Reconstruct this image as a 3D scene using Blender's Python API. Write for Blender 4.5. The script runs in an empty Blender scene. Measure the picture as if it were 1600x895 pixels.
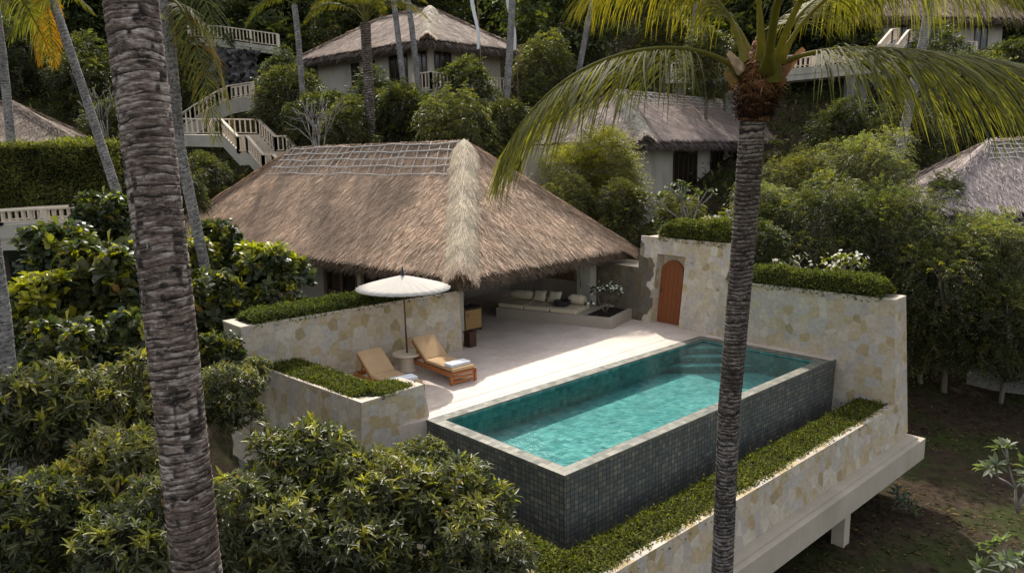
import bpy, math, random
import numpy as np
from mathutils import Vector, Matrix

SC = bpy.context.scene
COL = SC.collection
R = math.radians
rng = np.random.default_rng(7)
random.seed(7)

# ---------------------------------------------------------------- camera
FPX, PITCH, CAMH, ROLL = 1180.0, R(9.9), 5.4, -0.02
_cp, _sp, _cr, _sr = math.cos(PITCH), math.sin(PITCH), math.cos(ROLL), math.sin(ROLL)

def ray(px, py):
    x = (px - 800) / FPX; y = -(py - 447.5) / FPX
    x, y = _cr * x - _sr * y, _sr * x + _cr * y
    return np.array([x, _cp + y * _sp, -_sp + y * _cp])

def gz(px, py, z):            # survey: photo point on the level z
    d = ray(px, py)
    return np.array([0, 0, CAMH]) + d * ((z - CAMH) / d[2])

def at(px, py, Y):            # survey: photo point at distance Y
    d = ray(px, py)
    return np.array([0, 0, CAMH]) + d * (Y / d[1])

cam_d = bpy.data.cameras.new('camera')
cam = bpy.data.objects.new('camera', cam_d); COL.objects.link(cam)
cam_d.sensor_width = 36.0; cam_d.lens = FPX / 1600 * 36
cam_d.clip_start = 0.1; cam_d.clip_end = 2000
R0 = Vector((1, 0, 0)); U0 = Vector((0, _sp, _cp)); FW = Vector((0, _cp, -_sp))
RX = R0 * _cr + U0 * _sr; UX = U0 * _cr - R0 * _sr
M = Matrix((RX, UX, -FW)).transposed().to_4x4()
M.translation = Vector((0, 0, CAMH))
cam.matrix_world = M
SC.camera = cam

# ---------------------------------------------------------------- objects
_loc = {}                      # world location of every object made here

def tag(o, label=None, cat=None, group=None, kind=None):
    if label: o['label'] = label
    if cat: o['category'] = cat
    if group: o['group'] = group
    if kind: o['kind'] = kind
    return o

def thing(name, loc, label=None, cat=None, group=None):
    o = bpy.data.objects.new(name, None); COL.objects.link(o)
    o.location = [float(v) for v in loc]
    o.empty_display_size = 0.2
    _loc[o.name] = np.array(loc, float)
    return tag(o, label, cat, group)

def link(name, me, mats, parent=None, smooth=False):
    o = bpy.data.objects.new(name, me); COL.objects.link(o)
    for m in (mats if isinstance(mats, (list, tuple)) else [mats]):
        me.materials.append(m)
    if smooth: me.polygons.foreach_set('use_smooth', np.ones(len(me.polygons), bool))
    if parent is not None: o.parent = parent
    _loc[o.name] = _loc[parent.name] if parent is not None else np.zeros(3)
    return o

def copy_tree(o, parent=None):
    c = o.copy(); COL.objects.link(c)
    c.parent = parent
    for k in list(o.children): copy_tree(k, c)
    return c

def np_mesh(name, V, quads=None, tris=None, tint=None, uv=None):
    V = np.asarray(V, np.float32).reshape(-1, 3)
    me = bpy.data.meshes.new(name)
    q = np.zeros((0, 4), np.int32) if quads is None else np.asarray(quads, np.int32).reshape(-1, 4)
    t = np.zeros((0, 3), np.int32) if tris is None else np.asarray(tris, np.int32).reshape(-1, 3)
    me.vertices.add(len(V)); me.vertices.foreach_set('co', V.ravel())
    loops = np.concatenate([q.ravel(), t.ravel()])
    me.loops.add(len(loops)); me.loops.foreach_set('vertex_index', loops)
    st = np.concatenate([np.arange(len(q)) * 4, len(q) * 4 + np.arange(len(t)) * 3]).astype(np.int32)
    tot = np.concatenate([np.full(len(q), 4), np.full(len(t), 3)]).astype(np.int32)
    me.polygons.add(len(st))
    me.polygons.foreach_set('loop_start', st); me.polygons.foreach_set('loop_total', tot)
    me.update(calc_edges=True); me.validate()
    if tint is not None:
        a = me.color_attributes.new('tint', 'FLOAT_COLOR', 'POINT')
        c = np.ones((len(V), 4), np.float32); c[:, :3] = np.asarray(tint, np.float32)
        a.data.foreach_set('color', c.ravel())
    return me

def unit(v):
    v = np.asarray(v, float)
    return v / np.maximum(np.linalg.norm(v, axis=-1, keepdims=True), 1e-9)

class MB:
    """collects boxes, lofts, tubes; UVs in metres; one mesh object on build"""
    def __init__(s, ang=0.0):
        s.v, s.f, s.m, s.sm = [], [], [], []; s.ang = ang
    def poly(s, pts, m=0, smooth=False):
        i = len(s.v); s.v += [tuple(map(float, p)) for p in pts]
        s.f.append(tuple(range(i, i + len(pts)))); s.m.append(m); s.sm.append(smooth)
    def loft(s, a, b, cap0=True, cap1=True, m=0, smooth=False, closed=True):
        n = len(a); i = len(s.v)
        s.v += [tuple(map(float, p)) for p in a] + [tuple(map(float, p)) for p in b]
        for k in range(n if closed else n - 1):
            k2 = (k + 1) % n
            s.f.append((i + k, i + k2, i + n + k2, i + n + k)); s.m.append(m); s.sm.append(smooth)
        if cap0: s.f.append(tuple(i + k for k in reversed(range(n)))); s.m.append(m); s.sm.append(False)
        if cap1: s.f.append(tuple(i + n + k for k in range(n))); s.m.append(m); s.sm.append(False)
    def prism(s, xy, z0, z1, m=0):
        a = [(p[0], p[1], z0) for p in xy]; b = [(p[0], p[1], z1) for p in xy]
        ar = sum(a[i][0] * a[(i + 1) % len(a)][1] - a[(i + 1) % len(a)][0] * a[i][1] for i in range(len(a)))
        if ar < 0: a.reverse(); b.reverse()
        s.loft(a, b, m=m)
    def obox(s, c, ax, ay, az, m=0, bev=0.0):
        c, ax, ay, az = (np.asarray(q, float) for q in (c, ax, ay, az))
        lo = [c - az + sx * ax + sy * ay for sx, sy in ((-1, -1), (1, -1), (1, 1), (-1, 1))]
        s.loft(lo, [p + 2 * az for p in lo], m=m)
    def box(s, p0, p1, m=0, bev=0.0):
        p0, p1 = np.asarray(p0, float), np.asarray(p1, float)
        h = (p1 - p0) / 2
        s.obox((p0 + p1) / 2, (h[0], 0, 0), (0, h[1], 0), (0, 0, h[2]), m, bev)
    def bar(s, a, b, w, h, m=0, up=(0, 0, 1)):
        a, b = np.asarray(a, float), np.asarray(b, float)
        d = unit(b - a); sx = unit(np.cross(d, up)); u = np.cross(sx, d)
        s.obox((a + b) / 2, (b - a) / 2, sx * w / 2, u * h / 2, m)
    def tube(s, pts, rad, n=10, m=0, cap=True):
        pts = [np.asarray(p, float) for p in pts]
        rad = [rad] * len(pts) if np.isscalar(rad) else rad
        prev = None; ref = np.array([0.0, 0, 1])
        for i, p in enumerate(pts):
            d = unit(pts[min(i + 1, len(pts) - 1)] - pts[max(i - 1, 0)])
            if abs(d @ ref) > .95: ref = np.array([1.0, 0, 0])
            x = unit(np.cross(d, ref)); y = np.cross(d, x); ref = unit(np.cross(x, d)) if abs(d @ ref) < .95 else ref
            ring = [p + rad[i] * (math.cos(t) * x + math.sin(t) * y) for t in np.arange(n) * 2 * math.pi / n]
            if prev is not None:
                s.loft(prev, ring, cap0=cap and i == 1, cap1=cap and i == len(pts) - 1, m=m, smooth=True)
            prev = ring
    def lathe(s, c, prof, n=32, m=0, smooth=True):
        c = np.asarray(c, float); prev = None
        for i, (r, z) in enumerate(prof):
            ring = [c + (r * math.cos(t), r * math.sin(t), z) for t in np.arange(n) * 2 * math.pi / n]
            if prev is not None: s.loft(prev, ring, cap0=i == 1, cap1=i == len(prof) - 1, m=m, smooth=smooth)
            prev = ring
    def build(s, name, mats, parent=None, label=None, bevel=0.0):
        off = _loc[parent.name] if parent is not None else np.zeros(3)
        V = np.array(s.v, float)
        me = bpy.data.meshes.new(name)
        me.from_pydata([tuple(p) for p in (V - off)], [], s.f)
        me.polygons.foreach_set('material_index', s.m)
        me.polygons.foreach_set('use_smooth', s.sm)
        uvl = me.uv_layers.new(name='uv'); co = V
        ca, sa = math.cos(s.ang), math.sin(s.ang)
        uv = np.zeros((len(me.loops), 2), np.float32); k = 0
        for f in s.f:
            P = co[list(f)]
            n = np.zeros(3)
            for i in range(len(P)): n += np.cross(P[i], P[(i + 1) % len(P)])
            n = unit(n)
            if abs(n[2]) > .75:
                u = np.array([ca, sa, 0]); v = np.array([-sa, ca, 0])
            else:
                u = unit(np.cross((0, 0, 1), n)); v = np.cross(n, u)
                if (u[0] if abs(u[0]) > .2 else -u[1]) < 0: u = -u
                if v[2] < 0: v = -v
            for p in P:
                uv[k] = (p @ u, p @ v); k += 1
        uvl.data.foreach_set('uv', uv.ravel())
        me.update()
        o = link(name, me, mats, parent)
        if label: o['label'] = label
        if bevel:
            md = o.modifiers.new('edge', 'BEVEL'); md.width = bevel; md.segments = 2; md.limit_method = 'ANGLE'
        return o

# value noise, periodic in the first axis when asked
def vnoise(x, y, seed, px=None):
    g = np.random.default_rng(seed).random((256, 256))
    xi = np.floor(x).astype(int); yi = np.floor(y).astype(int); fx = x - xi; fy = y - yi
    fx = fx * fx * (3 - 2 * fx); fy = fy * fy * (3 - 2 * fy)
    m = px or 256
    a, b = xi % m, (xi + 1) % m; c, d = yi % 256, (yi + 1) % 256
    return (g[a, c] * (1 - fx) + g[b, c] * fx) * (1 - fy) + (g[a, d] * (1 - fx) + g[b, d] * fx) * fy
# ---------------------------------------------------------------- materials
def new_mat(name):
    m = bpy.data.materials.new(name); m.use_nodes = True
    nt = m.node_tree; nt.nodes.clear()
    out = nt.nodes.new('ShaderNodeOutputMaterial')
    return m, nt, out

class NT:
    def __init__(s, nt): s.nt = nt
    def n(s, typ, **kw):
        nd = s.nt.nodes.new('ShaderNode' + typ)
        for k, v in kw.items():
            if k.startswith('i_'):
                key = k[2:]; key = int(key) if key.isdigit() else key.replace('_', ' ')
                if hasattr(v, 'is_output') or isinstance(v, bpy.types.NodeSocket): s.nt.links.new(v, nd.inputs[key])
                else: nd.inputs[key].default_value = v
            else: setattr(nd, k, v)
        return nd
    def l(s, a, b): s.nt.links.new(a, b)
    def ramp(s, fac, stops, interp='LINEAR'):
        r = s.n('ValToRGB'); e = r.color_ramp.elements; r.color_ramp.interpolation = interp
        while len(e) < len(stops): e.new(0.5)
        for k, (p, c) in enumerate(stops):
            e[k].position = p; e[k].color = (*c, 1)
        s.l(fac, r.inputs[0]); return r.outputs[0]
    def mix(s, a, b, fac, typ='MIX'):
        x = s.n('Mix', data_type='RGBA', blend_type=typ)
        for sock, v in ((x.inputs[0], fac), (x.inputs[6], a), (x.inputs[7], b)):
            if isinstance(v, bpy.types.NodeSocket): s.l(v, sock)
            elif isinstance(v, (tuple, list)): sock.default_value = (*v, 1)
            else: sock.default_value = v
        return x.outputs[2]
    def math(s, op, a, b=None, c=None):
        x = s.n('Math', operation=op)
        for k, v in enumerate((a, b, c)):
            if v is None: continue
            if isinstance(v, bpy.types.NodeSocket): s.l(v, x.inputs[k])
            else: x.inputs[k].default_value = v
        return x.outputs[0]
    def noise(s, vec, scale, detail=4, rough=.6, out='Fac', dist=0):
        x = s.n('TexNoise'); x.inputs['Scale'].default_value = scale; x.inputs['Detail'].default_value = detail
        x.inputs['Roughness'].default_value = rough; x.inputs['Distortion'].default_value = dist
        if vec is not None: s.l(vec, x.inputs['Vector'])
        return x.outputs[out]
    def mapv(s, vec, scale=(1, 1, 1), rot=(0, 0, 0), loc=(0, 0, 0)):
        x = s.n('Mapping'); x.inputs['Scale'].default_value = scale; x.inputs['Rotation'].default_value = rot
        x.inputs['Location'].default_value = loc; s.l(vec, x.inputs[0]); return x.outputs[0]
    def bump(s, h, strength=.3, dist=.02):
        x = s.n('Bump'); x.inputs['Strength'].default_value = strength; x.inputs['Distance'].default_value = dist
        s.l(h, x.inputs['Height']); return x.outputs[0]
    def pr(s, out, col, rough=.7, spec=.4, normal=None, **kw):
        p = s.n('BsdfPrincipled')
        for key, v in (('Base Color', col), ('Roughness', rough), ('Specular IOR Level', spec)):
            if isinstance(v, bpy.types.NodeSocket): s.l(v, p.inputs[key])
            elif isinstance(v, (tuple, list)): p.inputs[key].default_value = (*v, 1)
            else: p.inputs[key].default_value = v
        if normal is not None: s.l(normal, p.inputs['Normal'])
        for k, v in kw.items(): p.inputs[k.replace('_', ' ')].default_value = v
        if out is not None: s.l(p.outputs[0], out.inputs[0])
        return p.outputs[0]

def m_leaf(name, trans=.35, rough=.42, spec=.45, boost=(1.5, 1.7, .55)):
    m, nt, out = new_mat(name); t = NT(nt)
    c = t.n('Attribute', attribute_name='tint').outputs['Color']
    oi = t.n('ObjectInfo').outputs['Random']
    c = t.mix(c, t.ramp(oi, [(0, (.85, .9, .85)), (.5, (1, 1, 1)), (1, (1.15, 1.08, .9))]), 1.0, 'MULTIPLY')
    p = t.pr(None, c, rough, spec)
    tr = t.n('BsdfTranslucent'); t.l(t.mix(c, boost, 1.0, 'MULTIPLY'), tr.inputs[0])
    ms = t.n('MixShader'); ms.inputs[0].default_value = trans
    t.l(p, ms.inputs[1]); t.l(tr.outputs[0], ms.inputs[2]); t.l(ms.outputs[0], out.inputs[0])
    return m

def m_tint(name, rough=.85, spec=.2, bump_scale=None, bstr=.4, var=.35, stretch=(1, 1, 1)):
    m, nt, out = new_mat(name); t = NT(nt)
    c = t.n('Attribute', attribute_name='tint').outputs['Color']
    co = t.n('TexCoord').outputs['Object']; nm = None
    if bump_scale:
        h = t.noise(t.mapv(co, stretch), bump_scale, 5, .65)
        c = t.mix(c, t.ramp(h, [(.25, (1 - var,) * 3), (.75, (1 + var,) * 3)]), 1.0, 'MULTIPLY')
        nm = t.bump(h, bstr, .02)
    t.pr(out, c, rough, spec, nm)
    return m

def m_noise(name, c0, c1, scale=4, rough=.75, spec=.3, bstr=.15, bscale=60, stretch=(1, 1, 1), grime=None):
    m, nt, out = new_mat(name); t = NT(nt)
    co = t.n('TexCoord').outputs['Object']
    f = t.noise(t.mapv(co, stretch), scale, 6, .62)
    c = t.ramp(f, [(.3, c0), (.7, c1)])
    if grime:
        g = t.noise(t.mapv(co, (1, 1, .25)), 1.1, 5, .65)
        c = t.mix(c, grime, t.ramp(g, [(.5, (0, 0, 0)), (.78, (.75, .75, .75))]))
    nm = t.bump(t.noise(co, bscale, 3, .6), bstr, .01)
    t.pr(out, c, rough, spec, nm)
    return m

def m_wood(name, c0, c1, rough=.5, axis=(1, 12, 12), scale=3):
    m, nt, out = new_mat(name); t = NT(nt)
    co = t.n('TexCoord').outputs['Object']
    f = t.noise(t.mapv(co, axis), scale, 5, .6, dist=.6)
    t.pr(out, t.ramp(f, [(.28, c0), (.72, c1)]), rough, .35, t.bump(f, .15, .004))
    return m

def m_flagstone(name, light=1.0, dark_end=None):
    m, nt, out = new_mat(name); t = NT(nt)
    geo = t.n('TexCoord').outputs['UV']
    wob = t.noise(geo, 1.7, 2, .5, out='Color')
    vec = t.n('VectorMath', operation='MULTIPLY_ADD'); t.l(wob, vec.inputs[0]); vec.inputs[1].default_value = (.22, .22, 0); t.l(geo, vec.inputs[2])
    vv = t.mapv(vec.outputs[0], (4.4, 3.9, 1))
    v1 = t.n('TexVoronoi', voronoi_dimensions='2D', feature='F1'); v1.inputs['Scale'].default_value = 1; v1.inputs['Randomness'].default_value = .75; t.l(vv, v1.inputs['Vector'])
    v2 = t.n('TexVoronoi', voronoi_dimensions='2D', feature='DISTANCE_TO_EDGE'); v2.inputs['Scale'].default_value = 1; v2.inputs['Randomness'].default_value = .75; t.l(vv, v2.inputs['Vector'])
    sep = t.n('SeparateColor'); t.l(v1.outputs['Color'], sep.inputs[0])
    L = light
    c = t.ramp(sep.outputs[0], [(0, (.52 * L, .435 * L, .335 * L)), (.2, (.57 * L, .49 * L, .39 * L)), (.36, (.48 * L, .42 * L, .36 * L)), (.5, (.53 * L, .44 * L, .31 * L)),
                                (.62, (.5 * L, .4 * L, .255 * L)), (.74, (.46 * L, .355 * L, .2 * L)), (.82, (.5 * L, .45 * L, .39 * L)), (.9, (.6 * L, .53 * L, .43 * L)), (.97, (.38 * L, .3 * L, .17 * L))], 'CONSTANT')
    fine = t.noise(geo, 9, 6, .65)
    c = t.mix(c, t.ramp(fine, [(.25, (.76, .75, .72)), (.75, (1.16, 1.16, 1.15))]), 1.0, 'MULTIPLY')
    joint = t.ramp(v2.outputs['Distance'], [(0, (1, 1, 1)), (.03, (0, 0, 0))])
    c = t.mix(c, (.33 * L, .3 * L, .24 * L), t.math('MULTIPLY', joint, .16))
    big = t.noise(t.mapv(geo, (1, .5, 1)), .9, 5, .7)
    c = t.mix(c, (.2, .18, .14), t.ramp(big, [(.54, (0, 0, 0)), (.8, (.55, .55, .55))]))
    if dark_end:                                  # darker stones towards one end of the wall: u position, fade length, height
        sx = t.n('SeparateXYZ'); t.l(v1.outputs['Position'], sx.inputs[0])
        a = t.math('MULTIPLY_ADD', sx.outputs[0], -1 / (4.4 * dark_end[1]), dark_end[0] / dark_end[1])
        a = t.math('SUBTRACT', a, t.math('MULTIPLY_ADD', sx.outputs[1], 1 / (3.5 * dark_end[1]), -dark_end[2] / dark_end[1]) if 0 else t.math('MULTIPLY', t.math('MAXIMUM', t.math('MULTIPLY_ADD', sx.outputs[1], 1 / 3.9, -dark_end[2]), 0.0), 2.5))
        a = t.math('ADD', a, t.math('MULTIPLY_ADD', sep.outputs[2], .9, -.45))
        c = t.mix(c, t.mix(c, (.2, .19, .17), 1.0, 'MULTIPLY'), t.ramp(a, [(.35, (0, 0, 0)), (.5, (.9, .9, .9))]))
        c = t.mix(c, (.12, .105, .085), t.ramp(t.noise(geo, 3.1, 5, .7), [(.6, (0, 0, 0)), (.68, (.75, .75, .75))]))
    h = t.math('ADD', t.math('MULTIPLY', joint, -.5), t.math('MULTIPLY_ADD', sep.outputs[1], .8, fine))
    t.pr(out, c, .8, .25, t.bump(h, .5, .012))
    return m

def m_tiles(name, size, cols, mortar, mw=.05, rough=.4, spec=.5, bstr=.3, aspect=1.0, grime=None, streak=None):
    m, nt, out = new_mat(name); t = NT(nt)
    uv = t.n('TexCoord').outputs['UV']
    q = t.mapv(uv, (1 / size, 1 / (size * aspect), 1))
    fl = t.n('VectorMath', operation='FLOOR'); t.l(q, fl.inputs[0])
    fr = t.n('VectorMath', operation='FRACTION'); t.l(q, fr.inputs[0])
    wn = t.n('TexWhiteNoise', noise_dimensions='2D'); t.l(fl.outputs[0], wn.inputs['Vector'])
    n = len(cols)
    c = t.ramp(wn.outputs['Value'], [(k / n, cc) for k, cc in enumerate(cols)], 'CONSTANT')
    fine = t.noise(uv, 14, 5, .65)
    c = t.mix(c, t.ramp(fine, [(.25, (.75, .75, .75)), (.75, (1.22, 1.22, 1.22))]), 1.0, 'MULTIPLY')
    big = t.noise(t.mapv(uv, (1, .35, 1)), 1.3, 4, .65)
    c = t.mix(c, t.ramp(big, [(.3, (.72, .74, .74)), (.7, (1.2, 1.18, 1.14))]), 1.0, 'MULTIPLY')
    if grime: c = t.mix(c, grime, t.ramp(t.noise(t.mapv(uv, (2.2, .12, 1)), 1.6, 5, .7), [(.52, (0, 0, 0)), (.8, (.6, .6, .6))]))
    sx = t.n('SeparateXYZ'); t.l(fr.outputs[0], sx.inputs[0])
    def edge(o): return t.math('MINIMUM', o, t.math('SUBTRACT', 1.0, o))
    d = t.math('MINIMUM', edge(sx.outputs[0]), edge(sx.outputs[1]))
    k = t.ramp(d, [(mw * .6, (1, 1, 1)), (mw, (0, 0, 0))])
    c = t.mix(c, mortar, k)
    sep = t.n('SeparateColor'); t.l(wn.outputs['Color'], sep.inputs[0])
    rg = t.math('MULTIPLY_ADD', sep.outputs[1], .25, rough)
    h = t.math('SUBTRACT', t.math('MULTIPLY', fine, .3), k)
    t.pr(out, c, rg, spec, t.bump(h, bstr, .006))
    return m

MAT = {}
MAT['leaf'] = m_leaf('leaf', .38, .5, .3)
MAT['leaf_small'] = m_leaf('leaf_small', .34, .7, .1)
MAT['leaf_gloss'] = m_leaf('leaf_glossy', .33, .42, .4)
MAT['frond'] = m_leaf('frond_leaf', .45, .62, .15, (1.45, 1.4, .32))
MAT['petal'] = m_leaf('petal', .3, .6, .2, (1.1, 1.1, 1.0))
MAT['thatch'] = m_leaf('thatch', .16, .75, .2, (1.1, 1.0, .85))
MAT['thatch_base'] = m_tint('thatch_base', .9, .1, 9, .9, .45, (1, 1, .35))
def m_bark():
    m, nt, out = new_mat('palm_bark'); t = NT(nt)
    c = t.n('Attribute', attribute_name='tint').outputs['Color']; co = t.n('TexCoord').outputs['Object']
    fib = t.noise(t.mapv(co, (1, 1, 7)), 24, 6, .7, dist=.25)
    c = t.mix(c, t.ramp(fib, [(.28, (.38, .36, .35)), (.5, (.95, .95, .95)), (.74, (1.75, 1.72, 1.68))]), 1.0, 'MULTIPLY')
    pat = t.noise(t.mapv(co, (1, 1, 2.0)), 11, 6, .72)
    c = t.mix(c, (.02, .017, .014), t.ramp(pat, [(.53, (0, 0, 0)), (.62, (.88, .88, .88))]))
    fl = t.noise(t.mapv(co, (1, 1, 2.4)), 55, 4, .6)
    c = t.mix(c, (.42, .38, .34), t.ramp(fl, [(.64, (0, 0, 0)), (.72, (.8, .8, .8))]))
    t.pr(out, c, .88, .15, t.bump(t.math('ADD', fib, t.math('MULTIPLY', pat, -.6)), .7, .012)); return m
MAT['bark'] = m_bark()
MAT['twig'] = m_noise('twig_bark', (.09, .07, .05), (.2, .165, .12), 8)
MAT['pale_twig'] = m_noise('pale_twig_bark', (.17, .155, .135), (.28, .26, .23), 8)
MAT['flag'] = m_flagstone('flagstone', .92)
MAT['flag_gate'] = m_flagstone('gate_flagstone', 1.04, (-15.25, .5, 4.25))
MAT['coping_plain'] = m_noise('cream_coping', (.5, .42, .33), (.62, .54, .43), 5, .75, .25, .2, 70, grime=(.3, .25, .18))
MAT['ledge'] = m_noise('cast_ledge', (.41, .35, .275), (.49, .425, .34), 1.2, .75, .25, .1, 90, grime=(.33, .28, .21))
MAT['plaster'] = m_noise('painted_plaster', (.4, .365, .3), (.47, .43, .355), .8, .8, .2, .08, 60, grime=(.24, .22, .17))
MAT['eave_shade_plaster'] = m_noise('eave_shade_plaster', (.15, .14, .11), (.19, .178, .14), 1, .8, .2, .08, 60)  # plaster darkened: the deep shade under the eave is put into its colour
MAT['bench_plaster'] = m_noise('bench_plaster', (.33, .285, .22), (.39, .335, .265), 1.5, .7, .3, .06, 60)
MAT['railing'] = m_noise('railing_paint', (.64, .53, .41), (.74, .63, .49), 1.4, .7, .25, .05, 50, grime=(.4, .33, .24))
MAT['concrete'] = m_noise('weathered_concrete', (.17, .165, .15), (.25, .24, .215), 2, .85, .2, .2, 40, grime=(.1, .095, .08))
MAT['teak'] = m_wood('teak', (.27, .085, .022), (.46, .165, .045), .4)
MAT['door_wood'] = m_wood('door_wood', (.2, .06, .02), (.275, .088, .03), .5, (10, 10, 1))
MAT['dark_wood'] = m_wood('dark_wood', (.035, .016, .008), (.075, .034, .017), .45, (10, 10, 1))
MAT['brown_wood'] = m_wood('brown_wood', (.17, .1, .055), (.26, .155, .088), .5, (10, 10, 1))
MAT['pane'] = m_noise('dark_glass', (.008, .007, .006), (.018, .016, .013), 1, .12, .6, 0, 10)
MAT['cushion'] = m_noise('tan_canvas', (.47, .305, .165), (.54, .36, .2), 3, .9, .15, .25, 220)
MAT['sofa'] = m_noise('cream_canvas', (.5, .42, .29), (.57, .485, .345), 3, .9, .15, .25, 200)
MAT['towel'] = m_noise('towel', (.78, .79, .83), (.86, .87, .9), 8, .95, .05, .4, 160)
MAT['canopy'] = m_noise('umbrella_cloth', (.47, .43, .375), (.54, .5, .445), 6, .8, .2, .15, 120)
MAT['pole'] = m_wood('pole_wood', (.08, .03, .014), (.13, .05, .022), .4, (14, 14, 1))
MAT['table_stone'] = m_noise('table_stone', (.6, .5, .36), (.7, .6, .45), 4, .6, .35, .05, 60)
MAT['black'] = m_noise('black_lacquer', (.012, .012, .014), (.025, .024, .026), 5, .4, .5, .05, 50)
MAT['soil'] = m_noise('planter_soil', (.02, .015, .011), (.05, .038, .028), 9, .95, .1, .8, 40)
MAT['cliff'] = m_noise('cliff_rock', (.05, .047, .043), (.16, .15, .14), 1.2, .9, .2, .9, 6, (1, 1, .5))
MAT['cloth_white'] = m_noise('white_cloth', (.72, .72, .72), (.82, .82, .82), 3, .9, .1, .1, 80)

g = .55
MAT['tile_wall'] = m_tiles('dark_pool_tile', .105, [(.1, .11, .098), (.125, .132, .115), (.092, .1, .094), (.155, .15, .123), (.112, .123, .118), (.185, .176, .142), (.104, .113, .104), (.138, .14, .12)],
                           (.035, .038, .035), .085, .38, .5, .4, grime=(.03, .034, .034))
MAT['tile_coping'] = m_tiles('coping_tile', .135, [(.15, .148, .118), (.178, .17, .136), (.128, .13, .108), (.21, .198, .154), (.155, .152, .126), (.112, .114, .096), (.172, .16, .122)],
                             (.11, .1, .075), .05, .5, .3, .3)
MAT['tile_basin'] = m_tiles('basin_tile', .14, [(.19, .41, .4), (.23, .47, .455), (.16, .37, .365), (.27, .51, .485), (.2, .43, .43), (.14, .335, .335), (.235, .45, .42)],
                            (.1, .34, .33), .04, .5, .3, .2)

def m_deck():
    m, nt, out = new_mat('terrace_stone'); t = NT(nt)
    uv = t.n('TexCoord').outputs['UV']
    b = t.n('TexBrick'); b.offset = 0; t.l(uv, b.inputs['Vector'])
    b.inputs['Scale'].default_value = 1; b.inputs['Brick Width'].default_value = .5; b.inputs['Row Height'].default_value = .5
    b.inputs['Mortar Size'].default_value = .005; b.inputs['Mortar Smooth'].default_value = .4
    b.inputs['Color1'].default_value = (.59, .49, .42, 1); b.inputs['Color2'].default_value = (.66, .56, .485, 1); b.inputs['Mortar'].default_value = (.48, .39, .325, 1)
    f = t.noise(uv, 6, 6, .65)
    c = t.mix(b.outputs['Color'], t.ramp(f, [(.25, (.86, .84, .82)), (.75, (1.1, 1.1, 1.1))]), 1.0, 'MULTIPLY')
    g = t.noise(uv, .7, 4, .6)
    c = t.mix(c, t.ramp(g, [(.3, (.88, .86, .84)), (.7, (1.06, 1.06, 1.06))]), 1.0, 'MULTIPLY')
    t.pr(out, c, .6, .3, t.bump(t.math('ADD', f, t.math('MULTIPLY', b.outputs['Fac'], -1.0)), .12, .006))
    return m
MAT['deck'] = m_deck()

def m_water():
    m, nt, out = new_mat('pool_water'); t = NT(nt)
    co = t.n('TexCoord').outputs['Object']
    h1 = t.noise(t.mapv(co, (1, 1, 1)), 3.2, 3, .55, dist=.4)
    h2 = t.noise(co, 11, 2, .5)
    nm = t.bump(t.math('ADD', h1, t.math('MULTIPLY', h2, .35)), .15, .06)
    gl = t.n('BsdfGlossy'); gl.inputs['Roughness'].default_value = .04; t.l(nm, gl.inputs['Normal'])
    tp = t.n('BsdfTransparent')
    t.l(t.mix((.7, .92, .91), (.6, .87, .865), t.ramp(h1, [(.35, (0, 0, 0)), (.65, (1, 1, 1))])), tp.inputs[0])
    fr = t.n('Fresnel'); fr.inputs['IOR'].default_value = 1.33; t.l(nm, fr.inputs['Normal'])
    ms = t.n('MixShader'); t.l(fr.outputs[0], ms.inputs[0]); t.l(tp.outputs[0], ms.inputs[1]); t.l(gl.outputs[0], ms.inputs[2])
    t.l(ms.outputs[0], out.inputs[0]); return m
MAT['water'] = m_water()

def m_ground():
    m, nt, out = new_mat('hillside_ground'); t = NT(nt)
    co = t.n('TexCoord').outputs['Object']
    f = t.noise(co, .35, 6, .65); f2 = t.noise(co, 3.5, 6, .7)
    c = t.ramp(f2, [(.3, (.022, .015, .01)), (.55, (.05, .034, .022)), (.8, (.1, .068, .042))])
    gcol = t.ramp(f2, [(.3, (.02, .028, .008)), (.8, (.06, .07, .018))])
    c = t.mix(c, gcol, t.ramp(f, [(.48, (0, 0, 0)), (.62, (1, 1, 1))]))
    t.pr(out, c, .95, .1, t.bump(f2, .8, .08)); return m
MAT['ground'] = m_ground()

def m_rattan():
    m, nt, out = new_mat('woven_rattan'); t = NT(nt)
    co = t.n('TexCoord').outputs['UV']
    w = t.n('TexChecker'); w.inputs['Scale'].default_value = 45; t.l(co, w.inputs[0])
    f = t.noise(co, 20, 3, .6)
    c = t.mix((.33, .19, .07), (.5, .31, .12), w.outputs['Fac'])
    c = t.mix(c, t.ramp(f, [(.3, (.75, .75, .75)), (.7, (1.15, 1.15, 1.15))]), 1.0, 'MULTIPLY')
    t.pr(out, c, .6, .3, t.bump(w.outputs['Fac'], .4, .005)); return m
MAT['rattan'] = m_rattan()
# ---------------------------------------------------------------- foliage
def frame(D, U):
    D = unit(D); S = unit(np.cross(D, U)); N = np.cross(S, D)
    return D, S, N

def _leaf_template(kind):
    if kind == 'diamond':     # folded rhombus
        V = [(0, 0, 0), (.45, .5, .06), (1, 0, -.08), (.45, -.5, .06)]
        return np.array(V), [(0, 1, 2, 3)], []
    if kind == 'lance':
        V = [(0, 0, 0), (.35, 0, -.02), (.35, .5, .06), (.35, -.5, .06), (.7, 0, -.06), (.7, .36, 0), (.7, -.36, 0), (1, 0, -.16)]
    else:                     # obovate, broad near the tip
        V = [(0, 0, 0), (.4, 0, 0), (.4, .3, .05), (.4, -.3, .05), (.75, 0, -.03), (.75, .5, .05), (.75, -.5, .05), (1, 0, -.1)]
    T = [(0, 3, 1), (0, 1, 2), (5, 4, 7), (4, 6, 7)]
    Q = [(1, 3, 6, 4), (2, 1, 4, 5)]
    return np.array(V), Q, T

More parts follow.
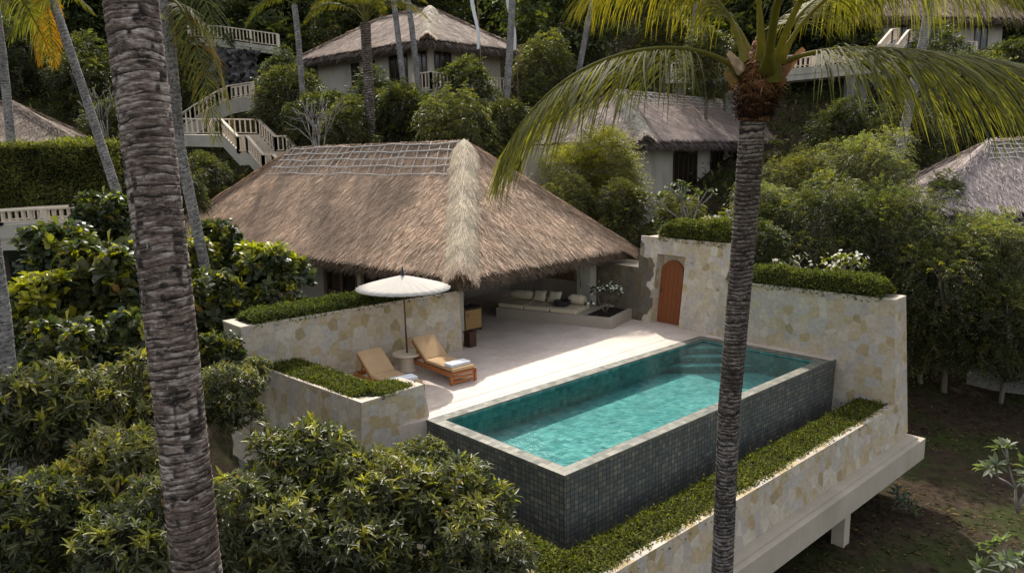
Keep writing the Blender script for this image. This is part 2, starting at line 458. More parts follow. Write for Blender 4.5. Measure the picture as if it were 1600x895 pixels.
def leaves(P, D, U, L, W, tint, kind):
    """arrays of leaf base, direction, up, length, width, colour -> V, quads, tris, tints"""
    T, Q, Tr = _leaf_template(kind)
    D, S, N = frame(D, U); n = len(P); k = len(T)
    V = (P[:, None] + D[:, None] * (T[None, :, 0:1] * L[:, None, None]) + S[:, None] * (T[None, :, 1:2] * W[:, None, None])
         + N[:, None] * (T[None, :, 2:3] * L[:, None, None]))
    off = (np.arange(n) * k)[:, None, None]
    q = (np.array(Q)[None] + off).reshape(-1, 4)
    t = (np.array(Tr)[None] + off).reshape(-1, 3) if Tr else np.zeros((0, 3), int)
    return V.reshape(-1, 3), q, t, np.repeat(tint, k, axis=0)

def join(parts):
    Vs, Qs, Ts, Cs = [], [], [], []; o = 0
    for V, q, t, c in parts:
        Vs.append(V); Qs.append(np.asarray(q).reshape(-1, 4) + o); Ts.append(np.asarray(t).reshape(-1, 3) + o); Cs.append(c); o += len(V)
    return np.concatenate(Vs), np.concatenate(Qs), np.concatenate(Ts), np.concatenate(Cs)

def rdir(rg, n, zmin=-1.0):
    z = rg.uniform(zmin, 1, n); a = rg.uniform(0, 2 * np.pi, n); r = np.sqrt(1 - z * z)
    return np.stack([r * np.cos(a), r * np.sin(a), z], 1)

def make_lobes(rg, n, rx, ry, rz, rmin=.3, rmax=.55, skirt=0, down=1.0):
    """uneven heap of lobes; skirt adds lower lobes so the mass reaches towards the ground"""
    L = []; m = min(rx, ry)
    for k in range(n):
        d = rdir(rg, 1, -.2)[0]; f = rg.uniform(.3, .8)
        L.append((d * np.array([rx, ry, rz]) * f + rg.normal(0, .08, 3) * m, rg.uniform(rmin, rmax) * m * (1.15 - .4 * f)))
    for k in range(skirt):
        a = 2 * np.pi * (k + rg.random()) / skirt; f = rg.uniform(.45, .85)
        L.append((np.array([rx * f * math.cos(a), ry * f * math.sin(a), -rz * rg.uniform(.2, 1.0) * down]), rg.uniform(rmin, rmax) * m * .85))
    L.append((np.array([0, 0, -.1 * rz]), .5 * m))
    return L

def spray_data(rg, lobes, tips, k, ll, lw, kind, pal, twig=.6, sag=.35, young=.1, ycol=(.2, .19, .03), flat=1.0, wisp=.15):
    """leafy sprays: twigs that leave the lobes outwards and sag, leaves along both sides"""
    C = np.array([l[0] for l in lobes]); Rr = np.array([l[1] for l in lobes]); pr = Rr ** 2 / np.sum(Rr ** 2)
    P, O, S, LI = [np.zeros((0, 3))], [np.zeros((0, 3))], [np.zeros(0)], 0
    lob_s = rg.uniform(.65, 1.2, len(lobes))
    while sum(len(p) for p in P) < tips:
        m = tips; li = rg.choice(len(lobes), m, p=pr); d = rdir(rg, m, -.75)
        rr = np.where(rg.random(m) < .25, rg.uniform(.3, .8, m), rg.uniform(.8, 1.0, m)) + np.where(rg.random(m) < wisp, rg.uniform(.1, .4, m), 0)
        p = C[li] + d * (Rr[li] * rr)[:, None] * np.array([1, 1, flat])
        dist = np.linalg.norm(p[:, None] - C[None], axis=2) / Rr[None]; dist[np.arange(m), li] = 9
        ok = dist.min(1) > .6
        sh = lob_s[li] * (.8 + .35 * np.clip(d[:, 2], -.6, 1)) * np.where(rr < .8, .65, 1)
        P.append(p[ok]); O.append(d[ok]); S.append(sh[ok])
    P, O, S = np.concatenate(P)[:tips], np.concatenate(O)[:tips], np.concatenate(S)[:tips]
    ctr = C.mean(0); out = unit(P - ctr)
    A = unit(O * .7 + out * .4 + rg.normal(0, .35, (tips, 3)) + np.array([0, 0, .12]))
    side = unit(np.cross(A, np.array([0, 0, 1.0]) + rg.normal(0, .35, (tips, 3))))
    Tl = twig * rg.uniform(.6, 1.35, tips)
    n = tips * k; f = np.tile((np.arange(k) + .5) / k, tips) * rg.uniform(.9, 1.1, n)
    A2, S2, P2, T2 = np.repeat(A, k, 0), np.repeat(side, k, 0), np.repeat(P, k, 0), np.repeat(Tl, k)
    base = P2 + A2 * (f * T2)[:, None]; base[:, 2] -= sag * T2 * f ** 2
    sg = np.tile(np.where(np.arange(k) % 2 == 0, 1.0, -1.0), tips)
    D = S2 * (sg * rg.uniform(.5, 1.0, n))[:, None] + A2 * rg.uniform(.35, .8, (n, 1)) + rg.normal(0, .18, (n, 3)); D[:, 2] -= sag * (.3 + .7 * f) + .1
    D = unit(D); Up = np.cross(S2, A2); Up = np.where(Up[:, 2:3] < 0, -Up, Up) + rg.normal(0, .3, (n, 3))
    L = ll * rg.uniform(.65, 1.2, n) * (1.1 - .35 * f); W = lw * rg.uniform(.75, 1.2, n)
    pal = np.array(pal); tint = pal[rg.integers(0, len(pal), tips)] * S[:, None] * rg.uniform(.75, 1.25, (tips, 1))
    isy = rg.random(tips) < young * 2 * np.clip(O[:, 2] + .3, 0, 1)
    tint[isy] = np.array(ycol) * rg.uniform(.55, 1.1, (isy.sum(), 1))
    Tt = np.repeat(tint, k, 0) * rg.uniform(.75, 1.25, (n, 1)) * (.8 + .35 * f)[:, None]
    dd = rg.random(n) < .008; Tt[dd] = np.array([.22, .13, .05]) * rg.uniform(.5, 1.2, (dd.sum(), 1))
    return leaves(base, D, Up, L, W, Tt, kind)

def crown_data(rg, lobes, tips, k, ll, lw, kind, pal, droop=.2, spread=(.7, 1.3), up=.55, young=.08, ycol=(.2, .2, .02), flat=1.0, zcut=-1e9, wisp=.1):
    """rosettes of leaves at twig tips over the lobes; returns leaf arrays"""
    C = np.array([l[0] for l in lobes]); Rr = np.array([l[1] for l in lobes])
    pr = Rr ** 2 / np.sum(Rr ** 2)
    P, O, S = [], [], []
    while len(P) < tips:
        m = tips
        li = rg.choice(len(lobes), m, p=pr); d = rdir(rg, m, -.55)
        rr = np.where(rg.random(m) < .22, rg.uniform(.45, .85, m), rg.uniform(.84, 1.04, m)) + np.where(rg.random(m) < wisp, rg.uniform(.08, .38, m), 0)
        p = C[li] + d * (Rr[li] * rr)[:, None] * np.array([1, 1, flat])
        dist = np.linalg.norm(p[:, None] - C[None], axis=2) / Rr[None]
        dist[np.arange(m), li] = 9
        ok = (dist.min(1) > .72) & (p[:, 2] > zcut)
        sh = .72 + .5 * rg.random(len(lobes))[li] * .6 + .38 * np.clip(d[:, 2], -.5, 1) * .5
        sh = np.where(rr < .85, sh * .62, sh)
        for a, b, c in zip(p[ok], d[ok], sh[ok]): P.append(a); O.append(b); S.append(c)
    P = np.array(P[:tips]); O = np.array(O[:tips]); S = np.array(S[:tips])
    A = unit(O * .75 + np.array([0, 0, up]) + rg.normal(0, .28, (tips, 3)))
    n = tips * k
    A2 = np.repeat(A, k, 0); P2 = np.repeat(P, k, 0)
    perp = unit(np.cross(A2, rdir(rg, n)))
    th = rg.uniform(spread[0], spread[1], n)
    th = np.where(np.tile(np.arange(k), tips) < max(1, k // 4), th * .45, th)
    D = A2 * np.cos(th)[:, None] + perp * np.sin(th)[:, None]
    D[:, 2] -= droop * rg.random(n); D = unit(D)
    L = ll * rg.uniform(.55, 1.25, n) * np.repeat(rg.uniform(.75, 1.2, tips), k); W = lw * rg.uniform(.75, 1.15, n)
    pal = np.array(pal); ci = rg.integers(0, len(pal), tips)
    tint = pal[ci] * S[:, None] * rg.uniform(.8, 1.2, (tips, 1))
    isy = (rg.random(tips) < young * 2 * np.clip(O[:, 2] + .35, 0, 1))
    tint[isy] = np.array(ycol) * rg.uniform(.6, 1.1, (isy.sum(), 1))
    T2 = np.repeat(tint, k, 0) * rg.uniform(.7, 1.35, (n, 1))
    dd = rg.random(n) < .014; T2[dd] = np.array([.24, .13, .045]) * rg.uniform(.5, 1.2, (dd.sum(), 1))
    base = P2 + A2 * (ll * .25 * rg.uniform(-1, 1, n))[:, None]
    return leaves(base, D, A2 + .01, L, W, T2, kind)

def branch_mb(rg, root, lobes, r0, extra=0):
    mb = MB(); root = np.array(root, float)
    fork = root + (np.mean([l[0] for l in lobes], 0) - root) * .55
    mb.tube([root, (root + fork) / 2 + rg.normal(0, .05, 3), fork], [r0, r0 * .85, r0 * .7], 8)
    for c, r in lobes:
        mid = (fork + c) / 2 + rg.normal(0, .12 * r, 3)
        mb.tube([fork, mid, c], [r0 * .55, r0 * .38, r0 * .2], 6)
        for j in range(3 + extra):
            e = c + rdir(rg, 1, -.2)[0] * r * .9
            mb.tube([c, (c + e) / 2 + rg.normal(0, .06 * r, 3), e], [r0 * .2, r0 * .13, r0 * .05], 5)
    return mb

PROTO = {}
def proto(key, rg, lobes, h, trunk_r, data, leaf='leaf', bark='twig', R_=1.0, extra=0):
    V, q, t, c = data
    me = np_mesh(key + '_crown', V + np.array([0, 0, h]), q, t, c)
    me.materials.append(MAT[leaf])
    tb = branch_mb(rg, (0, 0, 0), [(l[0] + np.array([0, 0, h]), l[1]) for l in lobes], trunk_r, extra)
    to = tb.build('trunk', MAT[bark]); tm = to.data; bpy.data.objects.remove(to); _loc.pop('trunk', None)
    PROTO[key] = (me, tm, h, R_)

def plant(key, px, py, Y, half_px, name, label, cat, group=None, rot=None, sz=1.0, parts=('trunk', 'crown'), shadow_h=None):
    me, tm, h, R_ = PROTO[key]
    s = half_px * Y / FPX / R_
    c = at(px, py, Y)
    root = thing(name, (c[0], c[1], c[2] - h * s * sz), label, cat, group)
    root.scale = (s, s, s * sz); root.rotation_euler.z = rng.uniform(0, 6.28) if rot is None else rot
    for nm, m in ((parts[0], tm), (parts[1], me)):
        o = bpy.data.objects.new(nm, m); COL.objects.link(o); o.parent = root
    return root

DARK = [(.06, .072, .03), (.075, .085, .034), (.05, .06, .03), (.09, .095, .038), (.105, .105, .04)]
OLIVE = [(.085, .09, .038), (.105, .106, .04), (.072, .078, .036), (.125, .122, .042), (.064, .073, .036)]
LIGHT = [(.15, .15, .065), (.18, .175, .075), (.13, .135, .06), (.2, .19, .075), (.11, .12, .058)]
GOLD = [(.2, .18, .03), (.26, .225, .032), (.15, .14, .03), (.11, .11, .03), (.3, .25, .036)]

def build_protos():
    for i in range(3):          # bushy trees
        rg = np.random.default_rng(100 + i)
        lb = make_lobes(rg, 15, 2.4, 2.4, 2.1, skirt=9, down=1.2)
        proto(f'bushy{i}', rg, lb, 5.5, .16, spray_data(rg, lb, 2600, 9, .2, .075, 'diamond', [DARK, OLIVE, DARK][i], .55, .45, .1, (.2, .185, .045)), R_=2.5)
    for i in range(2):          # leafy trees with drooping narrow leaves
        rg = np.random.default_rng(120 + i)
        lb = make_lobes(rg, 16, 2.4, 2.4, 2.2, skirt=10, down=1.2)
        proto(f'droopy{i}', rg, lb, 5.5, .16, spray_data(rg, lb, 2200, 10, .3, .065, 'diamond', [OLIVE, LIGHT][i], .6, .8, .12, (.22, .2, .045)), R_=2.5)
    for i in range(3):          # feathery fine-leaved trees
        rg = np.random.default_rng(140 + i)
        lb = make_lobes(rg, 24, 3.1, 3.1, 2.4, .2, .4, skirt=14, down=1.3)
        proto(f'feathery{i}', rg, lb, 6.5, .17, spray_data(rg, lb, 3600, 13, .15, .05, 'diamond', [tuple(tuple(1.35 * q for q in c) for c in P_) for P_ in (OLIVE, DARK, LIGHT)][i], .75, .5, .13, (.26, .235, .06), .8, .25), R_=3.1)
    rg = np.random.default_rng(160)     # golden bamboo-like shrub with hair-fine leaves
    lb = make_lobes(rg, 16, 1.8, 1.8, 1.6, .25, .45, skirt=7)
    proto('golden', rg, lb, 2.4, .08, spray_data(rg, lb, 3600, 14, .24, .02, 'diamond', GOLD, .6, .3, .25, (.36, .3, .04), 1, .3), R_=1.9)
    for i in range(2):          # broad obovate leaves in whorls
        rg = np.random.default_rng(170 + i)
        lb = make_lobes(rg, 13, 1.5, 1.5, 1.5, .26, .46, skirt=7)
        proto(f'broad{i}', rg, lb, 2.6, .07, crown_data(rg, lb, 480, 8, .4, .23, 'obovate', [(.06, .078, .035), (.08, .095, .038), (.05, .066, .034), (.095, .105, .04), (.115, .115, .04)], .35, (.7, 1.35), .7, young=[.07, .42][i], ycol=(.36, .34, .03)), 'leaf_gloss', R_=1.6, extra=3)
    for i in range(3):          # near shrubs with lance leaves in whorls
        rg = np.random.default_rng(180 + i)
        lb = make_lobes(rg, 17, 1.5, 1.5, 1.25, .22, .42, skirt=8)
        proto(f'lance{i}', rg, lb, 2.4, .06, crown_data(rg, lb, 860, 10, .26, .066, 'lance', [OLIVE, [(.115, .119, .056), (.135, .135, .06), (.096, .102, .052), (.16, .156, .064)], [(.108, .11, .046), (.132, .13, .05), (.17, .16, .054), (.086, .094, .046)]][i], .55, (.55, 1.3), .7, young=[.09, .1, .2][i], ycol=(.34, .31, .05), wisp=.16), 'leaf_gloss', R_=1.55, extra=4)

def rosette_shrub(key, rg, tips, h, ll, lw, k, pal, flowers=0, stem_r=.02, bark='pale_twig'):
    """few bare branches ending in whorls of long leaves, with optional white flowers: frangipani"""
    mb = MB(); P = []
    def grow(p, d, l, r, lvl):
        e = p + d * l
        mb.tube([p, (p + e) / 2 + rg.normal(0, .03 * l, 3), e], [r, r * .85, r * .7], 6)
        if lvl == 0: P.append((e, d)); return
        for j in range(rg.integers(2, 4)):
            grow(e, unit(d + rg.normal(0, .55, 3) + np.array([0, 0, .15])), l * rg.uniform(.6, .9), r * .7, lvl - 1)
    for j in range(tips): grow(np.zeros(3), unit(np.array([0, 0, 1.0]) + rg.normal(0, .4, 3)), h * .42, stem_r, 2)
    Pp = np.array([p for p, d in P]); A = np.array([d for p, d in P]); n = len(P) * k
    A2 = np.repeat(A, k, 0); perp = unit(np.cross(A2, rdir(rg, n))); th = rg.uniform(.6, 1.5, n)
    D = A2 * np.cos(th)[:, None] + perp * np.sin(th)[:, None]
    pal = np.array(pal)
    ti = pal[rg.integers(0, len(pal), n)] * rg.uniform(.7, 1.25, (n, 1))
    lf = leaves(np.repeat(Pp, k, 0), D, A2 + .01, ll * rg.uniform(.6, 1.1, n), lw * rg.uniform(.8, 1.1, n), ti, 'lance')
    fl = None
    if flowers:
        nf = flowers; idx = rg.integers(0, len(P), nf)
        c = Pp[idx] + A[idx] * .06 + rg.normal(0, .09, (nf, 3)); ax = unit(A[idx] + rg.normal(0, .4, (nf, 3)))
        n5 = nf * 5; a5 = np.repeat(ax, 5, 0); x = unit(np.cross(a5, np.array([.3, .2, 1.0]))); y = np.cross(a5, x)
        an = np.tile(np.arange(5) * 2 * np.pi / 5, nf)
        d5 = x * np.cos(an)[:, None] + y * np.sin(an)[:, None] + a5 * .35
        fl = leaves(np.repeat(c, 5, 0), d5, a5, np.full(n5, .055), np.full(n5, .05), np.tile([(.8, .79, .7)], (n5, 1)) * rg.uniform(.85, 1.05, (n5, 1)), 'obovate')
    return mb, lf, fl

def place_rosette(name, base, mb, lf, fl, label, cat, leaf='leaf', bark='pale_twig', s=1.0, rot=0, group=None):
    root = thing(name, base, label, cat, group); root.scale = (s, s, s); root.rotation_euler.z = rot
    o = mb.build('stem', MAT[bark]); o.parent = root
    if lf is not None: link('foliage', np_mesh('foliage', *[lf[0], lf[1], lf[2], lf[3]]), MAT[leaf], root)
    if fl is not None: link('blossom', np_mesh('blossom', *fl), MAT['petal'], root)
    return root

def ground_cover(poly, z, h, n, ll, seed, pal=None, zfun=None):
    """low leafy planting that fills a long bed (poly: list of (x, y) centre points and half width)"""
    rg = np.random.default_rng(seed)
    pts = [np.array(p[:2], float) for p in poly]; hw = [p[2] for p in poly]; zz = [p[3] if len(p) > 3 else z for p in poly]
    seg = np.array([np.linalg.norm(pts[i + 1] - pts[i]) for i in range(len(pts) - 1)]); cum = np.concatenate([[0], np.cumsum(seg)])
    s = rg.uniform(0, cum[-1], n); i = np.clip(np.searchsorted(cum, s) - 1, 0, len(seg) - 1); f = (s - cum[i]) / seg[i]
    A = np.array(pts); T = unit(A[i + 1] - A[i]); Nn = np.stack([-T[:, 1], T[:, 0]], 1)
    w = np.array(hw)[i] * (1 - f) + np.array(hw)[i + 1] * f; zb = np.array(zz)[i] * (1 - f) + np.array(zz)[i + 1] * f
    th = rg.uniform(-.01 * np.pi, 1.01 * np.pi, n)
    xx = rg.uniform(-1, 1, n); th = np.where(rg.random(n) < .62, np.arccos(np.sign(xx) * np.abs(xx) ** (1 / .55)), th)
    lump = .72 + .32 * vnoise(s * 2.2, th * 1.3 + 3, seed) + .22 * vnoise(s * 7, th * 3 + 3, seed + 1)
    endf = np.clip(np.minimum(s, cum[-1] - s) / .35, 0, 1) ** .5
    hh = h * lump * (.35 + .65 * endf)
    cs, sn = np.cos(th), np.sin(th)
    e = .55
    ox = np.sign(cs) * np.abs(cs) ** e * w * (.9 + .2 * lump); oz = np.sign(sn) * np.abs(sn) ** e * hh
    P = np.concatenate([A[i] * (1 - f)[:, None] + A[i + 1] * f[:, None] + Nn * ox[:, None], (zb + oz)[:, None]], 1)
    out = np.concatenate([Nn * (cs * .8)[:, None], (np.abs(sn) + .3)[:, None]], 1)
    P += unit(out) * (rg.uniform(-.05, .04, (n, 1)) + np.where(rg.random((n, 1)) < .05, rg.uniform(0, .09, (n, 1)), 0))
    D = unit(unit(out) * .6 + rg.normal(0, .6, (n, 3)))
    pal = np.array(pal or [(.055, .068, .018), (.072, .082, .02), (.044, .056, .018), (.1, .104, .026), (.14, .135, .03)])
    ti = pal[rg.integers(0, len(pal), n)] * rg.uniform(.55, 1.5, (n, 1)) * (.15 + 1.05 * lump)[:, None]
    lf = leaves(P, D, out + .01, ll * 1.2 * rg.uniform(.6, 1.3, n), ll * .55 * rg.uniform(.7, 1.2, n), ti, 'diamond')
    # dark twiggy body under the leaves
    K = 12; rows = []
    ss = np.linspace(0, cum[-1], max(8, int(cum[-1] / .25)))
    ii = np.clip(np.searchsorted(cum, ss) - 1, 0, len(seg) - 1); ff = (ss - cum[ii]) / seg[ii]
    T2 = unit(A[ii + 1] - A[ii]); N2 = np.stack([-T2[:, 1], T2[:, 0]], 1)
    c2 = A[ii] * (1 - ff)[:, None] + A[ii + 1] * ff[:, None]
    w2 = np.array(hw)[ii] * (1 - ff) + np.array(hw)[ii + 1] * ff; z2 = np.array(zz)[ii] * (1 - ff) + np.array(zz)[ii + 1] * ff
    e2 = np.clip(np.minimum(ss, cum[-1] - ss) / .35, 0, 1) ** .5
    V = []
    for k in range(K):
        t = np.pi * k / (K - 1)
        x = np.sign(math.cos(t)) * abs(math.cos(t)) ** e * w2 * .88; zc = np.sign(math.sin(t)) * abs(math.sin(t)) ** e * h * .78 * (.35 + .65 * e2)
        V.append(np.concatenate([c2 + N2 * x[:, None], (z2 + zc)[:, None]], 1))
    m = len(ss); V = np.stack(V, 1).reshape(-1, 3); Q = []
    for a in range(m - 1):
        for k in range(K - 1): Q.append((a * K + k, a * K + k + 1, (a + 1) * K + k + 1, (a + 1) * K + k))
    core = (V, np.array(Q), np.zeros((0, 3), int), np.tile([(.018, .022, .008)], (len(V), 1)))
    return join([lf, core])

# ---------------------------------------------------------------- palms
def bez(P, t):
    P = np.asarray(P, float); t = np.asarray(t)[:, None]
    return (1 - t) ** 3 * P[0] + 3 * (1 - t) ** 2 * t * P[1] + 3 * (1 - t) * t ** 2 * P[2] + t ** 3 * P[3]

def frond_data(P, n, Lm, droop, seed, base_col=(.13, .13, .03), dead=0.0, start=.22, wid=.032, side=(1, -1), rr=.035, stalk=(.2, .19, .06), K=6, hang=0.0):
    """one feather leaf: midrib along a Bezier curve with hanging ribbon leaflets"""
    rg = np.random.default_rng(seed)
    t = np.linspace(0, 1, 40); C = bez(P, t)
    mb_pts = C; parts = []
    # midrib
    ring = 6; V = []; tg = unit(np.gradient(C, axis=0)); x = unit(np.cross(tg, (0, 0, 1.0) if abs(tg[0][2]) < .97 else (1.0, 0, 0))); y = np.cross(x, tg)
    rad = rr * (1 - t) ** .8 * np.where(t < .12, 1 + (0.12 - t) * 9, 1) + .004
    for k in range(ring):
        a = 2 * np.pi * k / ring
        V.append(C + (x * math.cos(a) + y * math.sin(a) * .7) * rad[:, None])
    V = np.stack(V, 1).reshape(-1, 3)
    Q = [(a * ring + k, a * ring + (k + 1) % ring, (a + 1) * ring + (k + 1) % ring, (a + 1) * ring + k) for a in range(39) for k in range(ring)]
    parts.append((V, np.array(Q), np.zeros((0, 3), int), np.tile([stalk], (len(V), 1)) * rg.uniform(.85, 1.1, (len(V), 1))))
    # leaflets
    for sd in side:
        tt = np.clip(np.linspace(start, .985, n) + rg.normal(0, .004, n), 0, 1)
        B = bez(P, tt); Tg = unit(bez(P, np.clip(tt + .01, 0, 1.01)) - bez(P, tt - .01))
        Sx = unit(np.cross(Tg, np.where(np.abs(Tg[:, 2:3]) > .97, [[1.0, 0, 0]], [[0, 0, 1.0]])))
        u = (tt - start) / (1 - start)
        L = Lm * (.45 + .55 * np.sin(np.pi * np.clip(u * .8 + .18, 0, 1))) * rg.uniform(.85, 1.1, n)
        L *= np.where(u > .85, 1 - (u - .85) * 3.2, 1)
        D = unit(Sx * sd * (.85 - .3 * u)[:, None] + Tg * (.35 + .65 * u)[:, None] + np.array([0, 0, .12 - hang]) + rg.normal(0, .06, (n, 3)))
        W = wid * rg.uniform(.75, 1.15, n) * (1 - .35 * u)
        pts = [B]; dirs = [D]; p = B.copy(); d = D.copy(); dr = droop * rg.uniform(.7, 1.3, n)
        for k in range(K):
            p = p + d * (L / K)[:, None]
            pts.append(p.copy())
            d = unit(d + np.array([0, 0, -1.0]) * dr[:, None] * (.6 + .4 * k / K) + rg.normal(0, .03, (n, 3)))
            dirs.append(d.copy())
        Vs = []
        for k in range(K + 1):
            wv = unit(Tg - dirs[k] * np.sum(Tg * dirs[k], 1, keepdims=True)) * (W * [.55, 1, 1, .95, .8, .55, .05][min(6, int(k * 6 / K))])[:, None] * .5
            Vs += [pts[k] - wv, pts[k] + wv]
        V = np.stack(Vs, 1); m = 2 * (K + 1); off = (np.arange(n) * m)[:, None, None]
        q = np.array([(2 * k, 2 * k + 1, 2 * k + 3, 2 * k + 2) for k in range(K)])[None] + off
        col = np.array(base_col) * rg.uniform(.65, 1.35, (n, 1)) * np.where(rg.random((n, 1)) < .2, 1.3, 1)
        if dead: col = np.where(rg.random((n, 1)) < dead, np.array([(.2, .1, .03)]) * rg.uniform(.6, 1.3, (n, 1)), col)
        cc = np.repeat(col[:, None], m, 1) * np.linspace(.9, 1.15, m)[None, :, None]
        parts.append((V.reshape(-1, 3), q.reshape(-1, 4), np.zeros((0, 3), int), cc.reshape(-1, 3)))
    return join(parts)

def palm_trunk(pts, rad, seed, ring=.09, na=40, nz_per_m=55, style='brown', rough=1.0):
    rg = np.random.default_rng(seed); pts = np.array(pts, float)
    seg = np.linalg.norm(np.diff(pts, axis=0), axis=1); Ltot = seg.sum(); cum = np.concatenate([[0], np.cumsum(seg)]) / Ltot
    nz = max(12, int(Ltot * nz_per_m)); t = np.linspace(0, 1, nz)
    C = np.stack([np.interp(t, cum, pts[:, k]) for k in range(3)], 1)
    for _ in range(int(nz * .06)): C[1:-1] = (C[:-2] + C[1:-1] * 2 + C[2:]) / 4
    r = np.interp(t, np.linspace(0, 1, len(rad)), rad)
    tg = unit(np.gradient(C, axis=0)); x = unit(np.cross(tg, (0, 1.0, .1))); y = np.cross(tg, x)
    Sg, A = np.meshgrid(t * Ltot, np.arange(na) * 2 * np.pi / na, indexing='ij')
    ai = A / (2 * np.pi)
    tilt = .22 * ring * np.sin(A + 1.3) + ring * .55 * (vnoise(ai * 6, Sg / ring * .3, seed, 6) - .5) + ring * .22 * (vnoise(ai * 20, Sg / ring * .9, seed + 11, 20) - .5)
    warp = (vnoise(np.zeros_like(Sg), Sg / ring * .45 + 9, seed + 3) - .5) * 1.1
    ph = (Sg + tilt) / ring + warp
    saw = ph - np.floor(ph)                       # each ring swells upwards then steps back
    n1 = vnoise(ai * 24, Sg * 14, seed + 1, 24); n2 = vnoise(ai * 70, Sg * 55, seed + 2, 70); n3 = vnoise(ai * 6, Sg * 3.3, seed + 4, 6)
    hv = vnoise(ai * 9, np.floor(ph) * 7.3, seed + 5, 9)
    st = vnoise(ai * 14 + 2, (Sg + tilt * .7) * 90, seed + 6, 14); st2 = vnoise(ai * 26, (Sg + tilt * .7) * 120, seed + 8, 26)
    disp = rough * ((saw ** 1.4 - .5) * .06 * (.3 + 1.2 * hv) + (n1 - .5) * .03 + (st - .5) * .03 + (n2 - .5) * .025)
    Rr = r[:, None] * (1 + disp)
    V = C[:, None] + (x[:, None] * np.cos(A)[..., None] + y[:, None] * np.sin(A)[..., None]) * Rr[..., None]
    i = np.arange((nz - 1) * na); a = i // na; b = i % na; b2 = (b + 1) % na
    Q = np.stack([a * na + b, a * na + b2, (a + 1) * na + b2, (a + 1) * na + b], 1)
    if style == 'brown':
        lo, mi, hi = np.array([.021, .017, .014]), np.array([.2, .148, .118]), np.array([.54, .46, .4])
        dk = np.clip((.3 - saw) * 5, 0, 1) * np.clip((hv - .25) * 3, .15, 1)
        dk = np.maximum(dk, np.clip((n1 - .54) * 7, 0, 1) * np.clip((n3 - .36) * 4, 0, 1) * np.clip((st - .2) * 3, 0, 1)) * .95
    elif style == 'dark':
        lo, mi, hi = np.array([.02, .018, .017]), np.array([.085, .072, .062]), np.array([.3, .27, .245])
        dk = np.clip((.5 - saw) * 3, 0, 1) * .9
    else:
        lo, mi, hi = np.array([.09, .085, .08]), np.array([.25, .23, .215]), np.array([.42, .4, .375])
        dk = np.clip((.2 - saw) * 5, 0, 1) * .7
    k = np.clip(.62 * (st - .5) + .42 * (st2 - .5) + .42 * (saw - .4) + .25 * (n2 - .5) + .5 * (n3 - .45) + .44, 0, 1)[..., None]
    c = np.where(k < .5, mi * (.4 + 1.2 * k), mi + (hi - mi) * (k - .5) * 2)
    c = c * (1 - dk[..., None]) + lo * dk[..., None]
    sp_ = (vnoise(ai * 50, Sg * 36, seed + 7, 50) > .95) & (n3 > .4)
    if style != 'grey': c = np.where(sp_[..., None], np.array([.4, .4, .36]), c)
    if style == 'dark':
        fl = np.clip((n2 - .6) * 5, 0, 1) * np.clip((st - .4) * 3, 0, 1) * np.interp(t, [0, .55, .8, 1], [1, .8, .2, .05])[:, None]
        c = c + (hi - c) * fl[..., None] * .85
        br = np.interp(t, [0, .55, .85, 1], [0, .1, .8, 1])[:, None, None] * np.array([.06, .035, .02])
        c = c + br * (1 - dk[..., None]) * (.4 + k)
    return V.reshape(-1, 3), Q, np.zeros((0, 3), int), c.reshape(-1, 3)
# ---------------------------------------------------------------- terrain
ZE = 1.87
F0 = gz(720, 452, ZE); FR = gz(983, 402, ZE); FL = gz(258, 378, ZE)
UU = unit((FR - F0)[:2]); VV = np.array([-UU[1], UU[0]])
WU = float((FR - F0)[:2] @ UU); LV = float((FL - F0)[:2] @ VV)

def uv(u, v, z=0.0):
    p = F0[:2] + UU * u + VV * v
    return np.array([p[0], p[1], z])

def ground_z(x, y):
    x = np.asarray(x, float); y = np.asarray(y, float)
    y0 = 25 + np.where(x < 0, .3 * x, .04 * x)
    d = y - y0
    sp = np.log1p(np.exp(np.clip(d / 3, -30, 30))) * 3
    z = -3.4 + .38 * sp + .0016 * np.clip(d - 15, 0, 200) ** 2 * .8
    z += (vnoise(x * .13 + 60, y * .13 + 20, 5) - .5) * 1.0 + (vnoise(x * .5 + 60, y * .5 + 20, 6) - .5) * .25
    p = np.stack([x - F0[0], y - F0[1]], -1); u = p @ UU; v = p @ VV
    dd = np.sqrt(np.maximum(0, np.maximum(-2 - u, u - 10)) ** 2 + np.maximum(0, np.maximum(-6 - v, v - 19)) ** 2)
    return np.minimum(z, -.6 + .55 * dd)

def build_terrain():
    xs = np.concatenate([np.arange(-160, -45, 5.0), np.arange(-45, 45, .6), np.arange(45, 161, 5.0)])
    ys = np.concatenate([np.arange(-30, 4, 3.0), np.arange(4, 80, .6), np.arange(80, 261, 5.0)])
    X, Y = np.meshgrid(xs, ys, indexing='ij')
    Z = ground_z(X, Y)
    V = np.stack([X, Y, Z], -1).reshape(-1, 3); ny = len(ys)
    i = np.arange((len(xs) - 1) * (ny - 1)); a = i // (ny - 1); b = i % (ny - 1)
    Q = np.stack([a * ny + b, (a + 1) * ny + b, (a + 1) * ny + b + 1, a * ny + b + 1], 1)
    tag(link('terrain', np_mesh('terrain', V, Q), MAT['ground'], smooth=True), kind='structure')
build_terrain()

# ---------------------------------------------------------------- thatched hip roofs
THATCH = np.array([(.2, .148, .12), (.245, .186, .155), (.155, .112, .09), (.29, .225, .19), (.205, .146, .112), (.36, .29, .25), (.5, .425, .375)])

